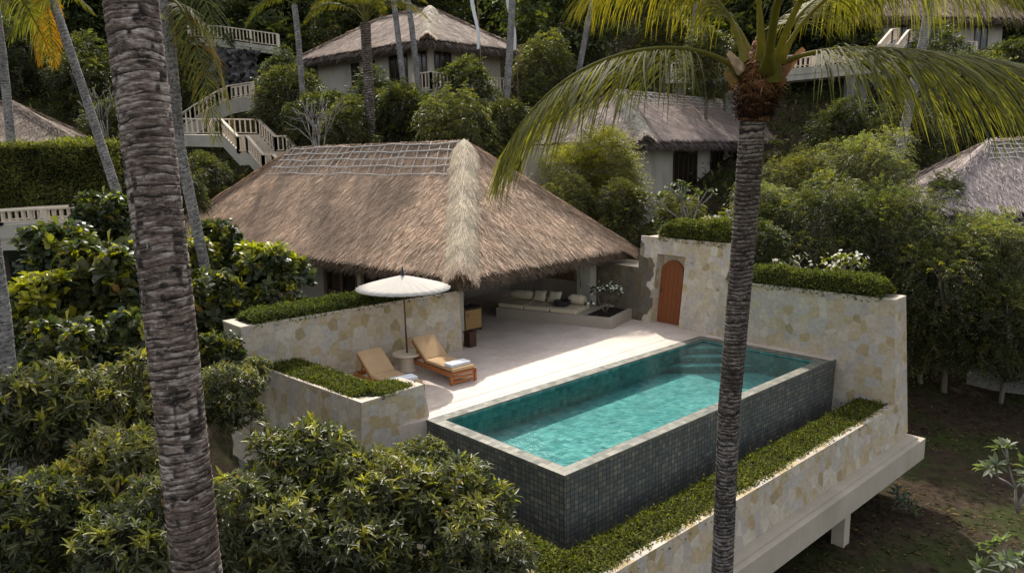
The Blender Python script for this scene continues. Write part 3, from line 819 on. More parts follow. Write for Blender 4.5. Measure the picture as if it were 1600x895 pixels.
def patch_blades(rg, b0, b1, t0, t1, n, ln=.45, wd=.022, lift=.05, pal=THATCH, gain=1.0, lo=0.0, hi=1.0, jit=.2):
    """thin straws lying down the slope of one roof face (b0-b1 eave, t0-t1 ridge)"""
    b0, b1, t0, t1 = (np.asarray(p, float) for p in (b0, b1, t0, t1))
    wb, wt = np.linalg.norm(b1 - b0), np.linalg.norm(t1 - t0)
    S = rg.random(n * 3); T = rg.uniform(lo, hi, n * 3)
    keep = rg.random(n * 3) < (wb * (1 - T) + wt * T) / max(wb, wt)
    S, T = S[keep][:n], T[keep][:n]; n = len(S)
    lo_p = b0 + (b1 - b0) * S[:, None]; hi_p = t0 + (t1 - t0) * S[:, None]
    P = lo_p + (hi_p - lo_p) * T[:, None]
    nrm = unit(np.cross(b1 - b0, (t0 + t1) / 2 - b0))
    if nrm[2] < 0: nrm = -nrm
    h = unit((b1 - b0) * [1, 1, 0]); fall = unit(np.cross(h, nrm))
    if fall[2] > 0: fall = -fall
    D = unit(fall + h * rg.normal(0, jit, (n, 1)))
    L = ln * rg.uniform(.5, 1.3, n); W = wd * rg.uniform(.6, 1.5, n)
    N = np.tile(nrm, (n, 1)); Sx = np.cross(D, N)
    base = P + N * .012 - D * (L * .5)[:, None]
    up = lift * rg.random(n) ** 2 * 1.6
    a = base - Sx * (W / 2)[:, None]; b = base + Sx * (W / 2)[:, None]
    tip = base + D * L[:, None] + N * up[:, None]
    c = tip + Sx * (W * .22)[:, None]; d = tip - Sx * (W * .22)[:, None]
    V = np.stack([a, b, c, d], 1).reshape(-1, 3)
    bank = vnoise(S * wb * .8 + 5, T * 9 + S * 3, int(rg.integers(1e6)))
    bank2 = vnoise(S * wb * 5 + 5, T * 26, int(rg.integers(1e6)))
    ti = pal[rg.integers(0, len(pal), n)] * (rg.uniform(.72, 1.25, n) * (.66 + .42 * bank + .26 * bank2) * gain)[:, None]
    return V, np.arange(4 * n).reshape(-1, 4), np.zeros((0, 3), int), np.repeat(ti, 4, 0)

def eave_fringe(rg, b0, b1, n, out, pal=THATCH, depth=.3, ln=.34, wd=.02):
    b0, b1 = np.asarray(b0, float), np.asarray(b1, float)
    s = rg.random(n); h = unit(b1 - b0); out = np.asarray(out, float)
    lay = rg.random(n)
    P = b0 + (b1 - b0) * s[:, None] + out * (-.14 * lay + rg.normal(0, .025, n))[:, None] - np.array([0, 0, 1]) * (lay * depth)[:, None] - out * .16
    P[:, 2] += .04 * (vnoise(s * np.linalg.norm(b1 - b0) * 1.3, s * 0 + 3, int(rg.integers(1e6))) - .5)
    D = unit(out * .8 + np.array([0, 0, -.75]) + h * rg.normal(0, .28, (n, 1)) + rg.normal(0, .12, (n, 3)))
    L = ln * rg.uniform(.6, 1.35, n); W = wd * rg.uniform(.6, 1.5, n)
    Sx = unit(np.cross(D, out + np.array([0, 0, .8]) + rg.normal(0, .3, (n, 3))))
    a = P - Sx * (W / 2)[:, None]; b = P + Sx * (W / 2)[:, None]; tip = P + D * L[:, None]
    V = np.stack([a, b, tip + Sx * (W * .2)[:, None], tip - Sx * (W * .2)[:, None]], 1).reshape(-1, 3)
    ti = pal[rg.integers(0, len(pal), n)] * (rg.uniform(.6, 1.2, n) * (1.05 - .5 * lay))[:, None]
    return V, np.arange(4 * n).reshape(-1, 4), np.zeros((0, 3), int), np.repeat(ti, 4, 0)

def base_patch(rg, b0, b1, t0, t1, nu=40, nv=24, amp=.05, gain=.62):
    b0, b1, t0, t1 = (np.asarray(p, float) for p in (b0, b1, t0, t1))
    s, t = np.meshgrid(np.linspace(0, 1, nu), np.linspace(0, 1, nv), indexing='ij')
    lo = b0 + (b1 - b0) * s[..., None]; hi = t0 + (t1 - t0) * s[..., None]
    P = lo + (hi - lo) * t[..., None]
    sd = int(rg.integers(1e6)); wb = np.linalg.norm(b1 - b0)
    P[..., 2] += amp * (vnoise(s * wb * 1.5, t * 7, sd) - .5) * np.minimum(1, 8 * t * (1 - t) + .1)
    i = np.arange((nu - 1) * (nv - 1)); a = i // (nv - 1); b = i % (nv - 1)
    Q = np.stack([a * nv + b, (a + 1) * nv + b, (a + 1) * nv + b + 1, a * nv + b + 1], 1)
    c = np.array([.2, .15, .125]) * gain * (.6 + .8 * vnoise(s * wb * 3, t * 14, sd + 1))[..., None]
    return P.reshape(-1, 3), Q, np.zeros((0, 3), int), c.reshape(-1, 3)

def hip_roll(rg, p0, p1, w, h, n, pal, straw=.34, blades=5000, wd=.022, lumps=5, end=1.25, edge_mix=0.0, drop=.66):
    """rounded roll of thatch over a hip or ridge, p0 top, p1 bottom; bundles tied at intervals"""
    p0, p1 = np.asarray(p0, float), np.asarray(p1, float); d = unit(p1 - p0); L = np.linalg.norm(p1 - p0)
    sx = unit(np.cross(d, (0, 0, 1.0))); up = np.cross(sx, d)
    K = 11; t = np.linspace(0, 1, n)
    fr = (t * lumps) % 1
    prof = (.9 + .12 * np.sin(np.pi * fr) ** .6) * (1 + (end - 1) * t ** 3) * (.9 + .2 * rg.random(n))
    V = []
    for k in range(K):
        a = np.pi * (k / (K - 1)); rr = .92 + .16 * rg.random(n)
        xo = math.cos(a) * w * .5 * prof * rr
        V.append(p0 + d * (t * L)[:, None] + sx * xo[:, None] + up * ((math.sin(a) * h * prof - .03) * rr)[:, None] - np.array([0, 0, drop]) * np.abs(xo)[:, None])
    V = np.stack(V, 1); Q = [(a * K + k, a * K + k + 1, (a + 1) * K + k + 1, (a + 1) * K + k) for a in range(n - 1) for k in range(K - 1)]
    base = (V.reshape(-1, 3), np.array(Q), np.zeros((0, 3), int), np.tile([np.mean(pal, 0) * .7 if not edge_mix else np.array([.5, .42, .34])], (n * K, 1)) * rg.uniform(.7, 1.15, (n * K, 1)))
    m = blades; tt = rg.random(m); a = rg.uniform(-.05, np.pi + .05, m) if not edge_mix else rg.uniform(-.02, np.pi + .02, m); fr = (tt * lumps) % 1
    pf = (.92 + .12 * np.sin(np.pi * fr) ** .6) * (1 + (end - 1) * tt ** 3)
    ra = sx * (np.cos(a) * w * .5 * pf)[:, None] + up * (np.sin(a) * h * pf - .02)[:, None]
    P = p0 + d * (tt * L)[:, None] + ra - np.array([0, 0, drop]) * np.abs(np.cos(a) * w * .5 * pf)[:, None]
    lat = np.cos(a) * .25 + rg.normal(0, .16, m)
    D = unit(d + unit(ra) * rg.uniform(.0, .14, (m, 1)) + sx * lat[:, None] - np.array([0, 0, drop * .8]) * np.abs(lat)[:, None])
    Ln = straw * rg.uniform(.5, 1.3, m); W = wd * rg.uniform(.6, 1.4, m); nb = unit(up + sx * (np.cos(a) * drop * .9)[:, None] + rg.normal(0, .15, (m, 3))); Sx = unit(np.cross(D, nb)); P = P + nb * .02
    A = P - Sx * (W / 2)[:, None]; B = P + Sx * (W / 2)[:, None]; T = P + D * Ln[:, None]
    VV_ = np.stack([A, B, T + Sx * (W * .2)[:, None], T - Sx * (W * .2)[:, None]], 1).reshape(-1, 3)
    ti = pal[rg.integers(0, len(pal), m)] * (rg.uniform(.7, 1.15, m) * (.78 + .3 * np.sin(np.pi * fr) ** .5))[:, None]
    edge = np.clip((np.abs(np.cos(a)) - .86 + rg.normal(0, .12, m)) * 4, 0, 1) * edge_mix
    edge = np.maximum(edge, np.clip((tt - .9 + rg.normal(0, .03, m)) * 12, 0, 1) * edge_mix)
    ti = ti * (1 - edge[:, None]) + THATCH[rg.integers(0, 6, m)] * 2.1 * (edge * rg.uniform(.7, 1.1, m))[:, None]
    return join([base, (VV_, np.arange(4 * m).reshape(-1, 4), np.zeros((0, 3), int), np.repeat(ti, 4, 0))])

CREAM = np.array([(.66, .575, .47), (.74, .66, .55), (.55, .465, .37), (.82, .75, .65), (.68, .6, .49)])

def hip_roof(parent, F, Rr, L, ze, zr, nbl=60000, seed=0, gain=1.0, cream=('F',), ln=.45, wd=.022, thick=.28, fringe=1.0, rolls=True, e_t=None, pal=THATCH, lattice=None, roll_w=.6, cream_gain=1.0):
    """four-sided thatched roof from three plan corners; returns the ridge ends"""
    rg = np.random.default_rng(seed)
    F, Rr, L = (np.array([p[0], p[1], ze]) for p in (F, Rr, L)); Bk = Rr + L - F
    a, b = np.linalg.norm(Rr - F), np.linalg.norm(L - F); u, v = unit(Rr - F), unit(L - F)
    zv = np.array([0, 0, zr - ze])
    if b >= a:
        e1 = (F + Rr) / 2 + v * a / 2 + zv; e2 = (L + Bk) / 2 - v * a / 2 + zv
        if e_t: e1, e2 = e1 + v * e_t[0], e2 + v * e_t[1]
        faces = [(F, Rr, e1, e1), (Rr, Bk, e1, e2), (Bk, L, e2, e2), (L, F, e2, e1)]
        hips = {'F': (e1, F), 'R': (e1, Rr), 'B': (e2, Bk), 'L': (e2, L)}
    else:
        e1 = (F + L) / 2 + u * b / 2 + zv; e2 = (Rr + Bk) / 2 - u * b / 2 + zv
        if e_t: e1, e2 = e1 + u * e_t[0], e2 + u * e_t[1]
        faces = [(L, F, e1, e1), (F, Rr, e1, e2), (Rr, Bk, e2, e2), (Bk, L, e2, e1)]
        hips = {'F': (e1, F), 'R': (e2, Rr), 'B': (e2, Bk), 'L': (e1, L)}
    ctr = (F + Bk) / 2; D = []
    per = sum(np.linalg.norm(f[1] - f[0]) for f in faces)
    for f in faces:
        D.append(base_patch(rg, f[0], f[1], f[2], f[3], gain=.62 * gain))
        w = (np.linalg.norm(f[1] - f[0]) + np.linalg.norm(f[3] - f[2])) / (2 * per)
        mid = (f[0] + f[1]) / 2; vis = 1.25 if (mid - ctr)[1] < 0 else .45
        D.append(patch_blades(rg, f[0], f[1], f[2], f[3], int(nbl * w * 1.5 * vis), ln, wd, pal=pal, gain=gain))
        out = unit((mid - ctr) * [1, 1, 0]); e = unit(f[1] - f[0]); out = unit(out - e * (out @ e))
        nf = int(np.linalg.norm(f[1] - f[0]) * 420 * fringe * (.02 / wd) * .9)
        D.append(eave_fringe(rg, f[0], f[1], nf, out, pal, thick, ln * .75, wd))
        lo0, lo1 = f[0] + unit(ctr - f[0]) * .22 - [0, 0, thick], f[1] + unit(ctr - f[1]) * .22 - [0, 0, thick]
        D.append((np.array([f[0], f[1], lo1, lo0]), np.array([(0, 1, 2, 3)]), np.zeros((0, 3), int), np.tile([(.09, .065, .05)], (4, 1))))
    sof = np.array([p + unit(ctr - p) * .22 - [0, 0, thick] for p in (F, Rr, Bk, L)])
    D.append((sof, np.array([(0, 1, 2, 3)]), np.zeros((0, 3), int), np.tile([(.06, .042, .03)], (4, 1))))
    if rolls:
        slope = (zr - ze) / (min(a, b) / 2)
        D.append(hip_roll(rg, e1, e2, .6, .12, 40, pal * .8 * gain, blades=int(2500 * nbl / 60000), wd=wd, lumps=1, end=1, drop=slope * .9))
        for k, (t_, b_) in hips.items():
            if k in cream: continue
            D.append(hip_roll(rg, t_, b_, .5, .14, 30, pal * gain, blades=int(3200 * nbl / 60000), wd=wd, lumps=5, end=1.1, drop=slope * .68))
    V, q, t, c = join(D)
    off = _loc[parent.name]
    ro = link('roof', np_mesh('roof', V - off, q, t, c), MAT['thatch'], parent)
    for k in cream:
        t_, b_ = hips[k]; b2 = b_ - unit(b_ - t_) * .2
        V, q, t, c = hip_roll(rg, t_ + [0, 0, .02], b2 + [0, 0, .02], roll_w, .2, 40, CREAM * cream_gain, blades=int(9000 * nbl / 60000), wd=wd, lumps=4.6, end=1.0, edge_mix=1.0, drop=(zr - ze) / (min(a, b) / 2) * .66)
        link('hip_cap', np_mesh('hip_cap', V - off, q, t, c), MAT['thatch'], ro)
    if lattice:
        dn, n_cross, rails, th = lattice
        A, B_ = (e2, e1); e = unit(B_ - A)
        face = [f for f in faces if len({id(f[2]), id(f[3])}) == 2 or np.linalg.norm(f[2] - f[3]) > .1]
        for f in face:
            mid = (f[0] + f[1]) / 2
            if (mid - ctr)[1] > .3: continue
            t0, t1, b0, b1 = f[2], f[3], f[0], f[1]
            nrm = unit(np.cross(b1 - b0, t0 - b0)); nrm = nrm if nrm[2] > 0 else -nrm
            def pt(s, k):
                h = unit(t1 - t0); fall = unit(np.cross(h, nrm)); fall = fall if fall[2] < 0 else -fall
                Lh = np.linalg.norm(t1 - t0)
                ext = .35 * k
                return t0 + h * (s * (Lh + 2 * ext) - ext) + fall * k + nrm * (.12 + .02 * math.sin(s * 40 + k * 5) - .09 * (k / dn) ** 3)
            mb = MB()
            for k in range(rails):
                kk = .1 + (dn - .1) * k / (rails - 1)
                mb.tube([pt(s, kk + .035 * math.sin(s * 17 + k * 2.1)) + nrm * .03 for s in np.linspace(0, 1, 26)], th, 6)
            for k in range(n_cross + 1):
                s = k / n_cross + rg.normal(0, .006); sl = .3 / np.linalg.norm(t1 - t0)
                mb.tube([pt(min(1, max(0, s - sl * (.5 - q_))), .02 + (dn - .02) * q_) for q_ in np.linspace(0, 1, 6)], th * .8, 6)
            mb.build('ridge_lattice', MAT['lattice'], ro)
    return e1, e2
MAT['lattice'] = m_noise('bamboo_lath', (.6, .56, .51), (.74, .7, .64), 6, .7, .25)

def line_hit(px, P, d):
    """plan point where the sight line of a photo column meets the wall line P + s d"""
    r = ray(px, 470); A = np.array([[r[0], -d[0]], [r[1], -d[1]]])
    s = np.linalg.solve(A, np.asarray(P[:2], float))
    return np.asarray(P[:2]) + np.asarray(d) * s[1], s[1]

# ---------------------------------------------------------------- the villa
VA = math.atan2(UU[1], UU[0])
villa = thing('thatched_villa', uv(1.8, 1.8, 0), 'large open-sided thatched villa with a pale hip seam, behind the pool terrace', 'house')
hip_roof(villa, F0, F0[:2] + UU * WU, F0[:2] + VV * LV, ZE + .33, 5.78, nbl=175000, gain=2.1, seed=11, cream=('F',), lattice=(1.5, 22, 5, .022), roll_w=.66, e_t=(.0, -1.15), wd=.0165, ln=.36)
# corner posts
for (u, v) in ((1.2, 1.45),):
    mb = MB(VA); mb.obox(uv(u, v, .93), [*(UU * .1), 0], [*(VV * .12), 0], (0, 0, .93)); mb.build('column', MAT['plaster'], villa)
pc = gz(920, 474, .3); uc, vc = (pc[:2] - F0[:2]) @ UU, (pc[:2] - F0[:2]) @ VV
mb = MB(VA); mb.obox(uv(uc, vc, .93), [*(UU * .16), 0], [*(VV * .2), 0], (0, 0, .93)); mb.build('column', MAT['plaster'], villa)
# long wall under the left eave, with door panels
mb = MB(VA)
vs = [line_hit(p, uv(1.25, 0), VV)[1] for p in (690, 645, 515, 490)]
mb.obox(uv(1.15, (1.7 + vs[1]) / 2, 1.0), [*(UU * .1), 0], [*(VV * (vs[1] - 1.7) / 2), 0], (0, 0, 1.0))
mb.build('wall', MAT['eave_shade_plaster'], villa); mb = MB(VA)
mb.obox(uv(1.15, (vs[2] + LV - 2) / 2, 1.0), [*(UU * .1), 0], [*(VV * (LV - 2 - vs[2]) / 2), 0], (0, 0, 1.0))
mb.build('wall', MAT['eave_shade_plaster'], villa)
nd = 5; dv = (vs[2] - vs[1]) / nd
for k in range(nd):
    v0 = vs[1] + dv * k; c = v0 + dv / 2
    mb = MB(VA)
    for q in (-1, 1): mb.obox(uv(1.2, c + q * (dv / 2 - .05), 1.0), [*(UU * .05), 0], [*(VV * .045), 0], (0, 0, 1.0))
    for z in (.08, .75, 1.9): mb.obox(uv(1.2, c, z), [*(UU * .045), 0], [*(VV * (dv / 2 - .1)), 0], (0, 0, .07))
    fr = mb.build('folding_door', MAT['dark_wood'], villa)
    mb = MB(VA); mb.obox(uv(1.24, c, 1.0), [*(UU * .012), 0], [*(VV * (dv / 2 - .09)), 0], (0, 0, .98)); mb.build('pane', MAT['pane'], fr)
# room: back wall, side wall, slatted screen
mb = MB(VA)
mb.obox(uv(4.95, 6.3, 1.1), [*(UU * 3.85), 0], [*(VV * .1), 0], (0, 0, 1.1))
mb.build('room_wall', MAT['plaster'], villa); mb = MB(VA)
mb.obox(uv(WU + .55, 4.4, 1.1), [*(UU * .1), 0], [*(VV * 1.75), 0], (0, 0, 1.1))
mb.build('room_wall', MAT['plaster'], villa)
mb = MB(VA)
for k in range(46):
    v = 2.75 + k * .072
    mb.obox(uv(WU + .42, v, 1.35), [*(UU * .02), 0], [*(VV * .024), 0], (0, 0, .62))
mb.obox(uv(WU + .44, 4.37, 1.99), [*(UU * .03), 0], [*(VV * 1.68), 0], (0, 0, .04)); mb.obox(uv(WU + .44, 4.37, .74), [*(UU * .03), 0], [*(VV * 1.68), 0], (0, 0, .03))
mb.build('slat_screen', MAT['brown_wood'], villa)
for (u, w) in ((2.2, .09), (3.05, .09), (3.9, .09)):
    mb = MB(VA); mb.obox(uv(u, 6.17, 1.05), [*(UU * w), 0], [*(VV * .03), 0], (0, 0, 1.05)); mb.build('door_post', MAT['dark_wood'], villa)
mb = MB(VA); mb.obox(uv(2.85, 6.19, 1.0), [*(UU * .9), 0], [*(VV * .015), 0], (0, 0, 1.0)); mb.build('door_panel', MAT['dark_wood'], villa)
# beams under the eaves
mb = MB(VA)
mb.obox(uv(WU / 2 + .3, 1.5, 1.78), [*(UU * (WU / 2 - 1.0)), 0], [*(VV * .07), 0], (0, 0, .09))
mb.build('beam', MAT['dark_wood'], villa)

# ---------------------------------------------------------------- terrace, pool
PB = gz(882.3, 743, 0)[:2]; PA_ = unit(gz(1304, 561, 0)[:2] - PB); PW = np.array([-PA_[1], PA_[0]])
def sw(s, w, z=0.0):
    p = PB + PA_ * s + PW * w
    return np.array([p[0], p[1], z])
PANG = math.atan2(PA_[1], PA_[0])
W0 = gz(724, 547, 0)[:2]; W1d = -PA_
WEND = W0 + W1d * 6.25
S0, S1, S2 = gz(403, 574, .66)[:2], gz(565, 632, .66)[:2], gz(662, 603, .66)[:2]
CW = gz(1125, 526, 0)[:2]
_dd = unit((gz(1125, 526, 0) - gz(1016, 504, 0))[:2]); _dn = np.array([-_dd[1], _dd[0]])
deck_pts = [sw(0, 3.95), sw(10, 3.95), sw(10, .02), sw(10.35, .02), sw(10.62, .3), CW + _dn * .2, CW - _dd * 2.75 + _dn * .6, CW - _dd * 4.2 + _dn * .4, uv(WU + .7, 2.2), uv(WU + .7, 6.5), uv(1.9, 6.5), uv(1.9, LV - 2), uv(-.5, LV - 3), uv(-2.3, 3.2), (WEND[0] + .3, WEND[1] + .5), (S1[0] + .12, S1[1] + .25), sw(-.1, 3.95)]
mb = MB(R(46)); mb.prism([p[:2] for p in deck_pts], -.35, 0)
tag(mb.build('terrace', MAT['deck']), kind='structure')
mb = MB(); mb.prism([sw(.2, 4.42)[:2], sw(9.3, 4.42)[:2], sw(9.3, 4.447)[:2], sw(.2, 4.447)[:2]], .002, .004); 
mb.prism([sw(.2, 4.1)[:2], sw(10.2, 4.1)[:2], sw(10.2, 4.112)[:2], sw(.2, 4.112)[:2]], .002, .004)
tag(mb.build('paving_drain_slot', MAT['ledge']), kind='structure')

pool = thing('swimming_pool', sw(5, 2, -1.5), 'raised rectangular plunge pool clad in dark grey-green tiles beside the terrace', 'pool')
IN = (.27, 9.7, .25, 3.66)
mb = MB(PANG)   # outer walls
mb.prism([sw(0, 0)[:2], sw(10.36, 0)[:2], sw(10.36, .12)[:2], sw(0, .12)[:2]], -2.1, -.03)
mb.prism([sw(0, .12)[:2], sw(.12, .12)[:2], sw(.12, 3.95)[:2], sw(0, 3.95)[:2]], -2.1, -.03)
mb.build('outer_wall', MAT['tile_wall'], pool)
mb = MB(PANG)   # coping ring, 2 cm thick, set a little proud
s0, s1, w0, w1 = IN; z0, z1 = -.029, .004
o = .006
for q in ([(-o, -o), (10, -o), (s1, w0), (s0, w0)], [(10, -o), (10, 3.95), (s1, w1), (s1, w0)], [(10, 3.95), (-o, 3.95), (s0, w1), (s1, w1)], [(-o, 3.95), (-o, -o), (s0, w0), (s0, w1)]):
    mb.prism([sw(*p)[:2] for p in q], z0, z1)
mb.build('coping', MAT['tile_coping'], pool)
mb = MB(PANG)   # basin
zf = -.64
cor = [(s0, w0), (s1, w0), (s1, w1), (s0, w1)]
for k in range(4):
    a, b = cor[k], cor[(k + 1) % 4]
    mb.poly([sw(*a, -.03), sw(*a, zf), sw(*b, zf), sw(*b, -.03)])
mb.poly([sw(*p, zf) for p in cor])
mb.build('basin', MAT['tile_basin'], pool)
for k, (d, z) in enumerate(((1.75, -.46), (1.25, -.3), (.72, -.14))):
    mb = MB(PANG); e = .003
    mb.prism([sw(s1 - e, w1 - e)[:2], sw(s1 - d, w1 - e)[:2], sw(s1 - e, w1 - d)[:2]], zf + .002, z)
    mb.build('step', MAT['tile_basin'], pool)
mb = MB(PANG)
n = 1
mb.poly([sw(*p, -.045) for p in cor])
tag(mb.build('pool_water', MAT['water']), kind='structure')

# ---------------------------------------------------------------- garden walls
def quad_block(mb, f4, nrm, th, m=0, nb=None):
    """solid wall piece: front quad (bl, br, tr, tl) and its copy th behind along nrm"""
    f = [np.asarray(p, float) for p in f4]; n2 = np.array([nrm[0], nrm[1], 0])
    b = [p + n2 * th for p in f]
    mb.loft(f, b, m=m)

# long planter wall left of the loungers
WN = np.array([-W1d[1], W1d[0]]) * -1
if WN[0] > 0: WN = -WN                      # away from the terrace
t = thing('garden_wall', [*WEND, 0], 'flagstone planter wall behind the two loungers, leafy planting along its top', 'wall')
mb = MB()
hz = lambda q: 1.64 + .03 * q
fr = [np.array([*(W0 + WN * .0), -.6]), np.array([*WEND, -1.6]), np.array([*(WEND + WN * .12), hz(1)]), np.array([*(W0 + WN * .12), hz(0)])]
mb.loft(fr, [fr[0] + [*(WN * 1.2), 0], fr[1] + [*(WN * 1.2), 0], fr[2] + [*(WN * .98), 0], fr[3] + [*(WN * .98), 0]])
mb.build('stone_wall', MAT['flag'], t)
mb = MB(); a, b = W0 + WN * .115, WEND + WN * .115 + W1d * .01
for off, wd_ in ((0, .1), (.9, .1)):
    mb.loft([np.array([*(a + WN * off), hz(0) + .002]), np.array([*(b + WN * off), hz(1) + .002]), np.array([*(b + WN * (off + wd_)), hz(1) + .002]), np.array([*(a + WN * (off + wd_)), hz(0) + .002])],
            [np.array([*(a + WN * off), hz(0) + .05]), np.array([*(b + WN * off), hz(1) + .05]), np.array([*(b + WN * (off + wd_)), hz(1) + .05]), np.array([*(a + WN * (off + wd_)), hz(0) + .05])])
mb.loft([np.array([*(b - W1d * .22 + WN * .102), hz(1) + .002]), np.array([*(b + WN * .102), hz(1) + .002]), np.array([*(b + WN * .898), hz(1) + .002]), np.array([*(b - W1d * .22 + WN * .898), hz(1) + .002])],
        [np.array([*(b - W1d * .22 + WN * .102), hz(1) + .048]), np.array([*(b + WN * .102), hz(1) + .048]), np.array([*(b + WN * .898), hz(1) + .048]), np.array([*(b - W1d * .22 + WN * .898), hz(1) + .048])])
mb.build('rim', MAT['coping_plain'], t)
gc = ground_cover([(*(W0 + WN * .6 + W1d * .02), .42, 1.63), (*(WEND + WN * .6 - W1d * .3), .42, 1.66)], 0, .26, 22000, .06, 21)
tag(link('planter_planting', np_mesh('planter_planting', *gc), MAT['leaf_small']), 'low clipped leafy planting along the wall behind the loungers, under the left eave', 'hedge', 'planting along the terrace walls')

# low L-shaped planter in front of the loungers
d01 = unit(S1 - S0); n01 = np.array([-d01[1], d01[0]]); d12 = unit(S2 - S1); n12 = np.array([-d12[1], d12[0]])
if n01[1] < 0: n01 = -n01
if n12[0] > 0: n12 = -n12
I0, I2 = S0 + n01 * .95, S2 + n12 * .8
A = np.array([[d01[0], -d12[0]], [d01[1], -d12[1]]]); s_ = np.linalg.solve(A, I2 - I0); I1 = I0 + d01 * s_[0]
t = thing('planter_wall', [*S1, -2.6], 'low L-shaped flagstone planter wall in front of the loungers, at the pool corner', 'wall')
top = [np.array([*p, .66]) for p in (S0, S1, S2, I2, I1, I0)]
bo = .42; b0_ = S0 - n01 * bo - d01 * .1; b2_ = S2 - n12 * bo * .0 + d12 * .3
b1_ = S1 - n01 * bo - n12 * bo * .55; b2_ = S2 - n12 * bo * .55 + d12 * .42
bot = [np.array([*p, -2.6]) for p in (b0_, b1_, b2_, I2, I1, I0)]
mb = MB(); mb.loft(bot, top); mb.build('stone_wall', MAT['flag'], t)
def offs(k): # rim strips
    return .1
mb = MB()
ring_o = [S0, S1, S2, I2, I1, I0]; cen = [p for p in ring_o]
inn = [S0 + n01 * .1 + d01 * .15, S1 + n01 * .1 + n12 * .1, S2 + n12 * .1 - d12 * .18, I2 - n12 * .1 - d12 * .18, I1 - n01 * .1 - n12 * .1, I0 - n01 * .1 + d01 * .15]
for k in range(6):
    q = [ring_o[k], ring_o[(k + 1) % 6], inn[(k + 1) % 6], inn[k]]
    mb.prism(q, .662, .7)
mb.build('rim', MAT['coping_plain'], t)
m0, m1, m2 = (S0 + I0) / 2 + d01 * .1, (S1 + I1) / 2, (S2 + I2) / 2 - d12 * .2
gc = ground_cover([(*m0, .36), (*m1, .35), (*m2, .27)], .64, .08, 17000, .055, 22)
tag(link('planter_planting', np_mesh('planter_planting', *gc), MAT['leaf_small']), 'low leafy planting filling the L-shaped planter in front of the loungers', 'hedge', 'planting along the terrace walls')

# tall flagstone wall along the far end of the pool
ZW, ZL = 1.68, -1.76
T0, T1 = gz(1137, 440, ZW), gz(1399, 471, ZW)
Bb0, Bb1 = gz(1125, 526, 0), gz(1397, 690, ZL)
k0 = (Bb0 - T0) / ZW; Bb0 = T0 + k0 * (ZW - ZL)
RN = unit(np.array([-(T1 - T0)[1], (T1 - T0)[0]])); RN = RN if RN[1] > 0 else -RN
RD = unit((T1 - T0)[:2])
t = thing('garden_wall', [*Bb1[:2], ZL], 'long flagstone wall at the far end of the pool, leaning back to a leafy top', 'wall')
mb = MB()
back = [np.array([*(p[:2] + RN * .72), p[2]]) for p in (T0, T1)]
bt = [Bb0, Bb1, np.array([*(Bb1[:2] + RN * .92), ZL]), np.array([*(Bb0[:2] + RN * .92), ZL])]
T0b = T0 - np.array([*(RD * .25), 0])
mb.loft(bt, [T0b, T1, back[1], back[0] - np.array([*(RD * .25), 0])]); mb.build('stone_wall', MAT['flag'], t)
mb = MB()
for o0, o1 in ((0, .09), (.63, .72)):
    mb.prism([T0[:2] + RN * o0, T1[:2] + RN * o0, T1[:2] + RN * o1, T0[:2] + RN * o1], ZW + .002, ZW + .045)
mb.prism([T1[:2] - RD * .14 + RN * .091, T1[:2] + RN * .091, T1[:2] + RN * .629, T1[:2] - RD * .14 + RN * .629], ZW + .002, ZW + .043)
mb.build('rim', MAT['coping_plain'], t)
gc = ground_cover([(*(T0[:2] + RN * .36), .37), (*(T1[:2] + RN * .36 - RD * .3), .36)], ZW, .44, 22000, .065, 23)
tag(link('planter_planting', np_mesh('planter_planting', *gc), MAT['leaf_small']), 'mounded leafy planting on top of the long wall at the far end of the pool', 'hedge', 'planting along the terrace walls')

# door wall
Zt = 2.68
D1b = gz(1125, 526, 0); D1t = gz(1134, 377, Zt)
DD = unit((D1b - gz(1016, 504, 0))[:2]); DN = np.array([-DD[1], DD[0]])
lean_ = float(np.clip((D1t - D1b)[:2] @ DN, .1, .35)); D1t = np.array([*(D1b[:2] + DN * lean_), Zt])
D0b = D1b - np.array([*(DD * 2.75), 0]); D0t = D1t - np.array([*(DD * 2.75), 0])
DD = unit((D1b - D0b)[:2]); DN = np.array([-DD[1], DD[0]]); DN = DN if DN[1] > 0 else -DN
def dw(q, z):
    f = z / Zt
    return (D0b * (1 - q) + D1b * q) * (1 - f) + (D0t * (1 - q) + D1t * q) * f
ql = ((gz(1017, 504, 0) - D0b)[:2] @ DD) / np.linalg.norm((D1b - D0b)[:2]); qr = ((gz(1059.5, 513, 0) - D0b)[:2] @ DD) / np.linalg.norm((D1b - D0b)[:2])
zo = 2.2
t = thing('gate_wall', [*D1b[:2], 0], 'tall dark-patched flagstone wall with a recessed arched wooden door', 'wall')
mb = MB()
th = 1.2
def blk(q0, q1, za, zb, th=th, setback=0.0):
    f = [dw(q0, za), dw(q1, za), dw(q1, zb), dw(q0, zb)]
    s3 = np.array([*(DN * setback), 0])
    mb.loft([p + s3 for p in f], [p + np.array([*(DN * th), 0]) for p in f])
blk(-.22, ql, 0, Zt); blk(-.95, -.222, 0, 1.7); blk(qr, 1.02, 0, Zt); blk(ql, qr, zo, Zt); blk(ql, qr, 0, zo, th, .37)
ws = mb.build('stone_wall', MAT['flag_gate'], t)
mb = MB()
for o0, o1 in ((0, .09), (1.11, 1.2)):
    mb.loft([dw(-.22, Zt) + [*(DN * o0), .002], dw(1.02, Zt) + [*(DN * o0), .002], dw(1.02, Zt) + [*(DN * o1), .002], dw(-.22, Zt) + [*(DN * o1), .002]],
            [dw(-.22, Zt) + [*(DN * o0), .04], dw(1.02, Zt) + [*(DN * o0), .04], dw(1.02, Zt) + [*(DN * o1), .04], dw(-.22, Zt) + [*(DN * o1), .04]])
mb.build('rim', MAT['coping_plain'], t)
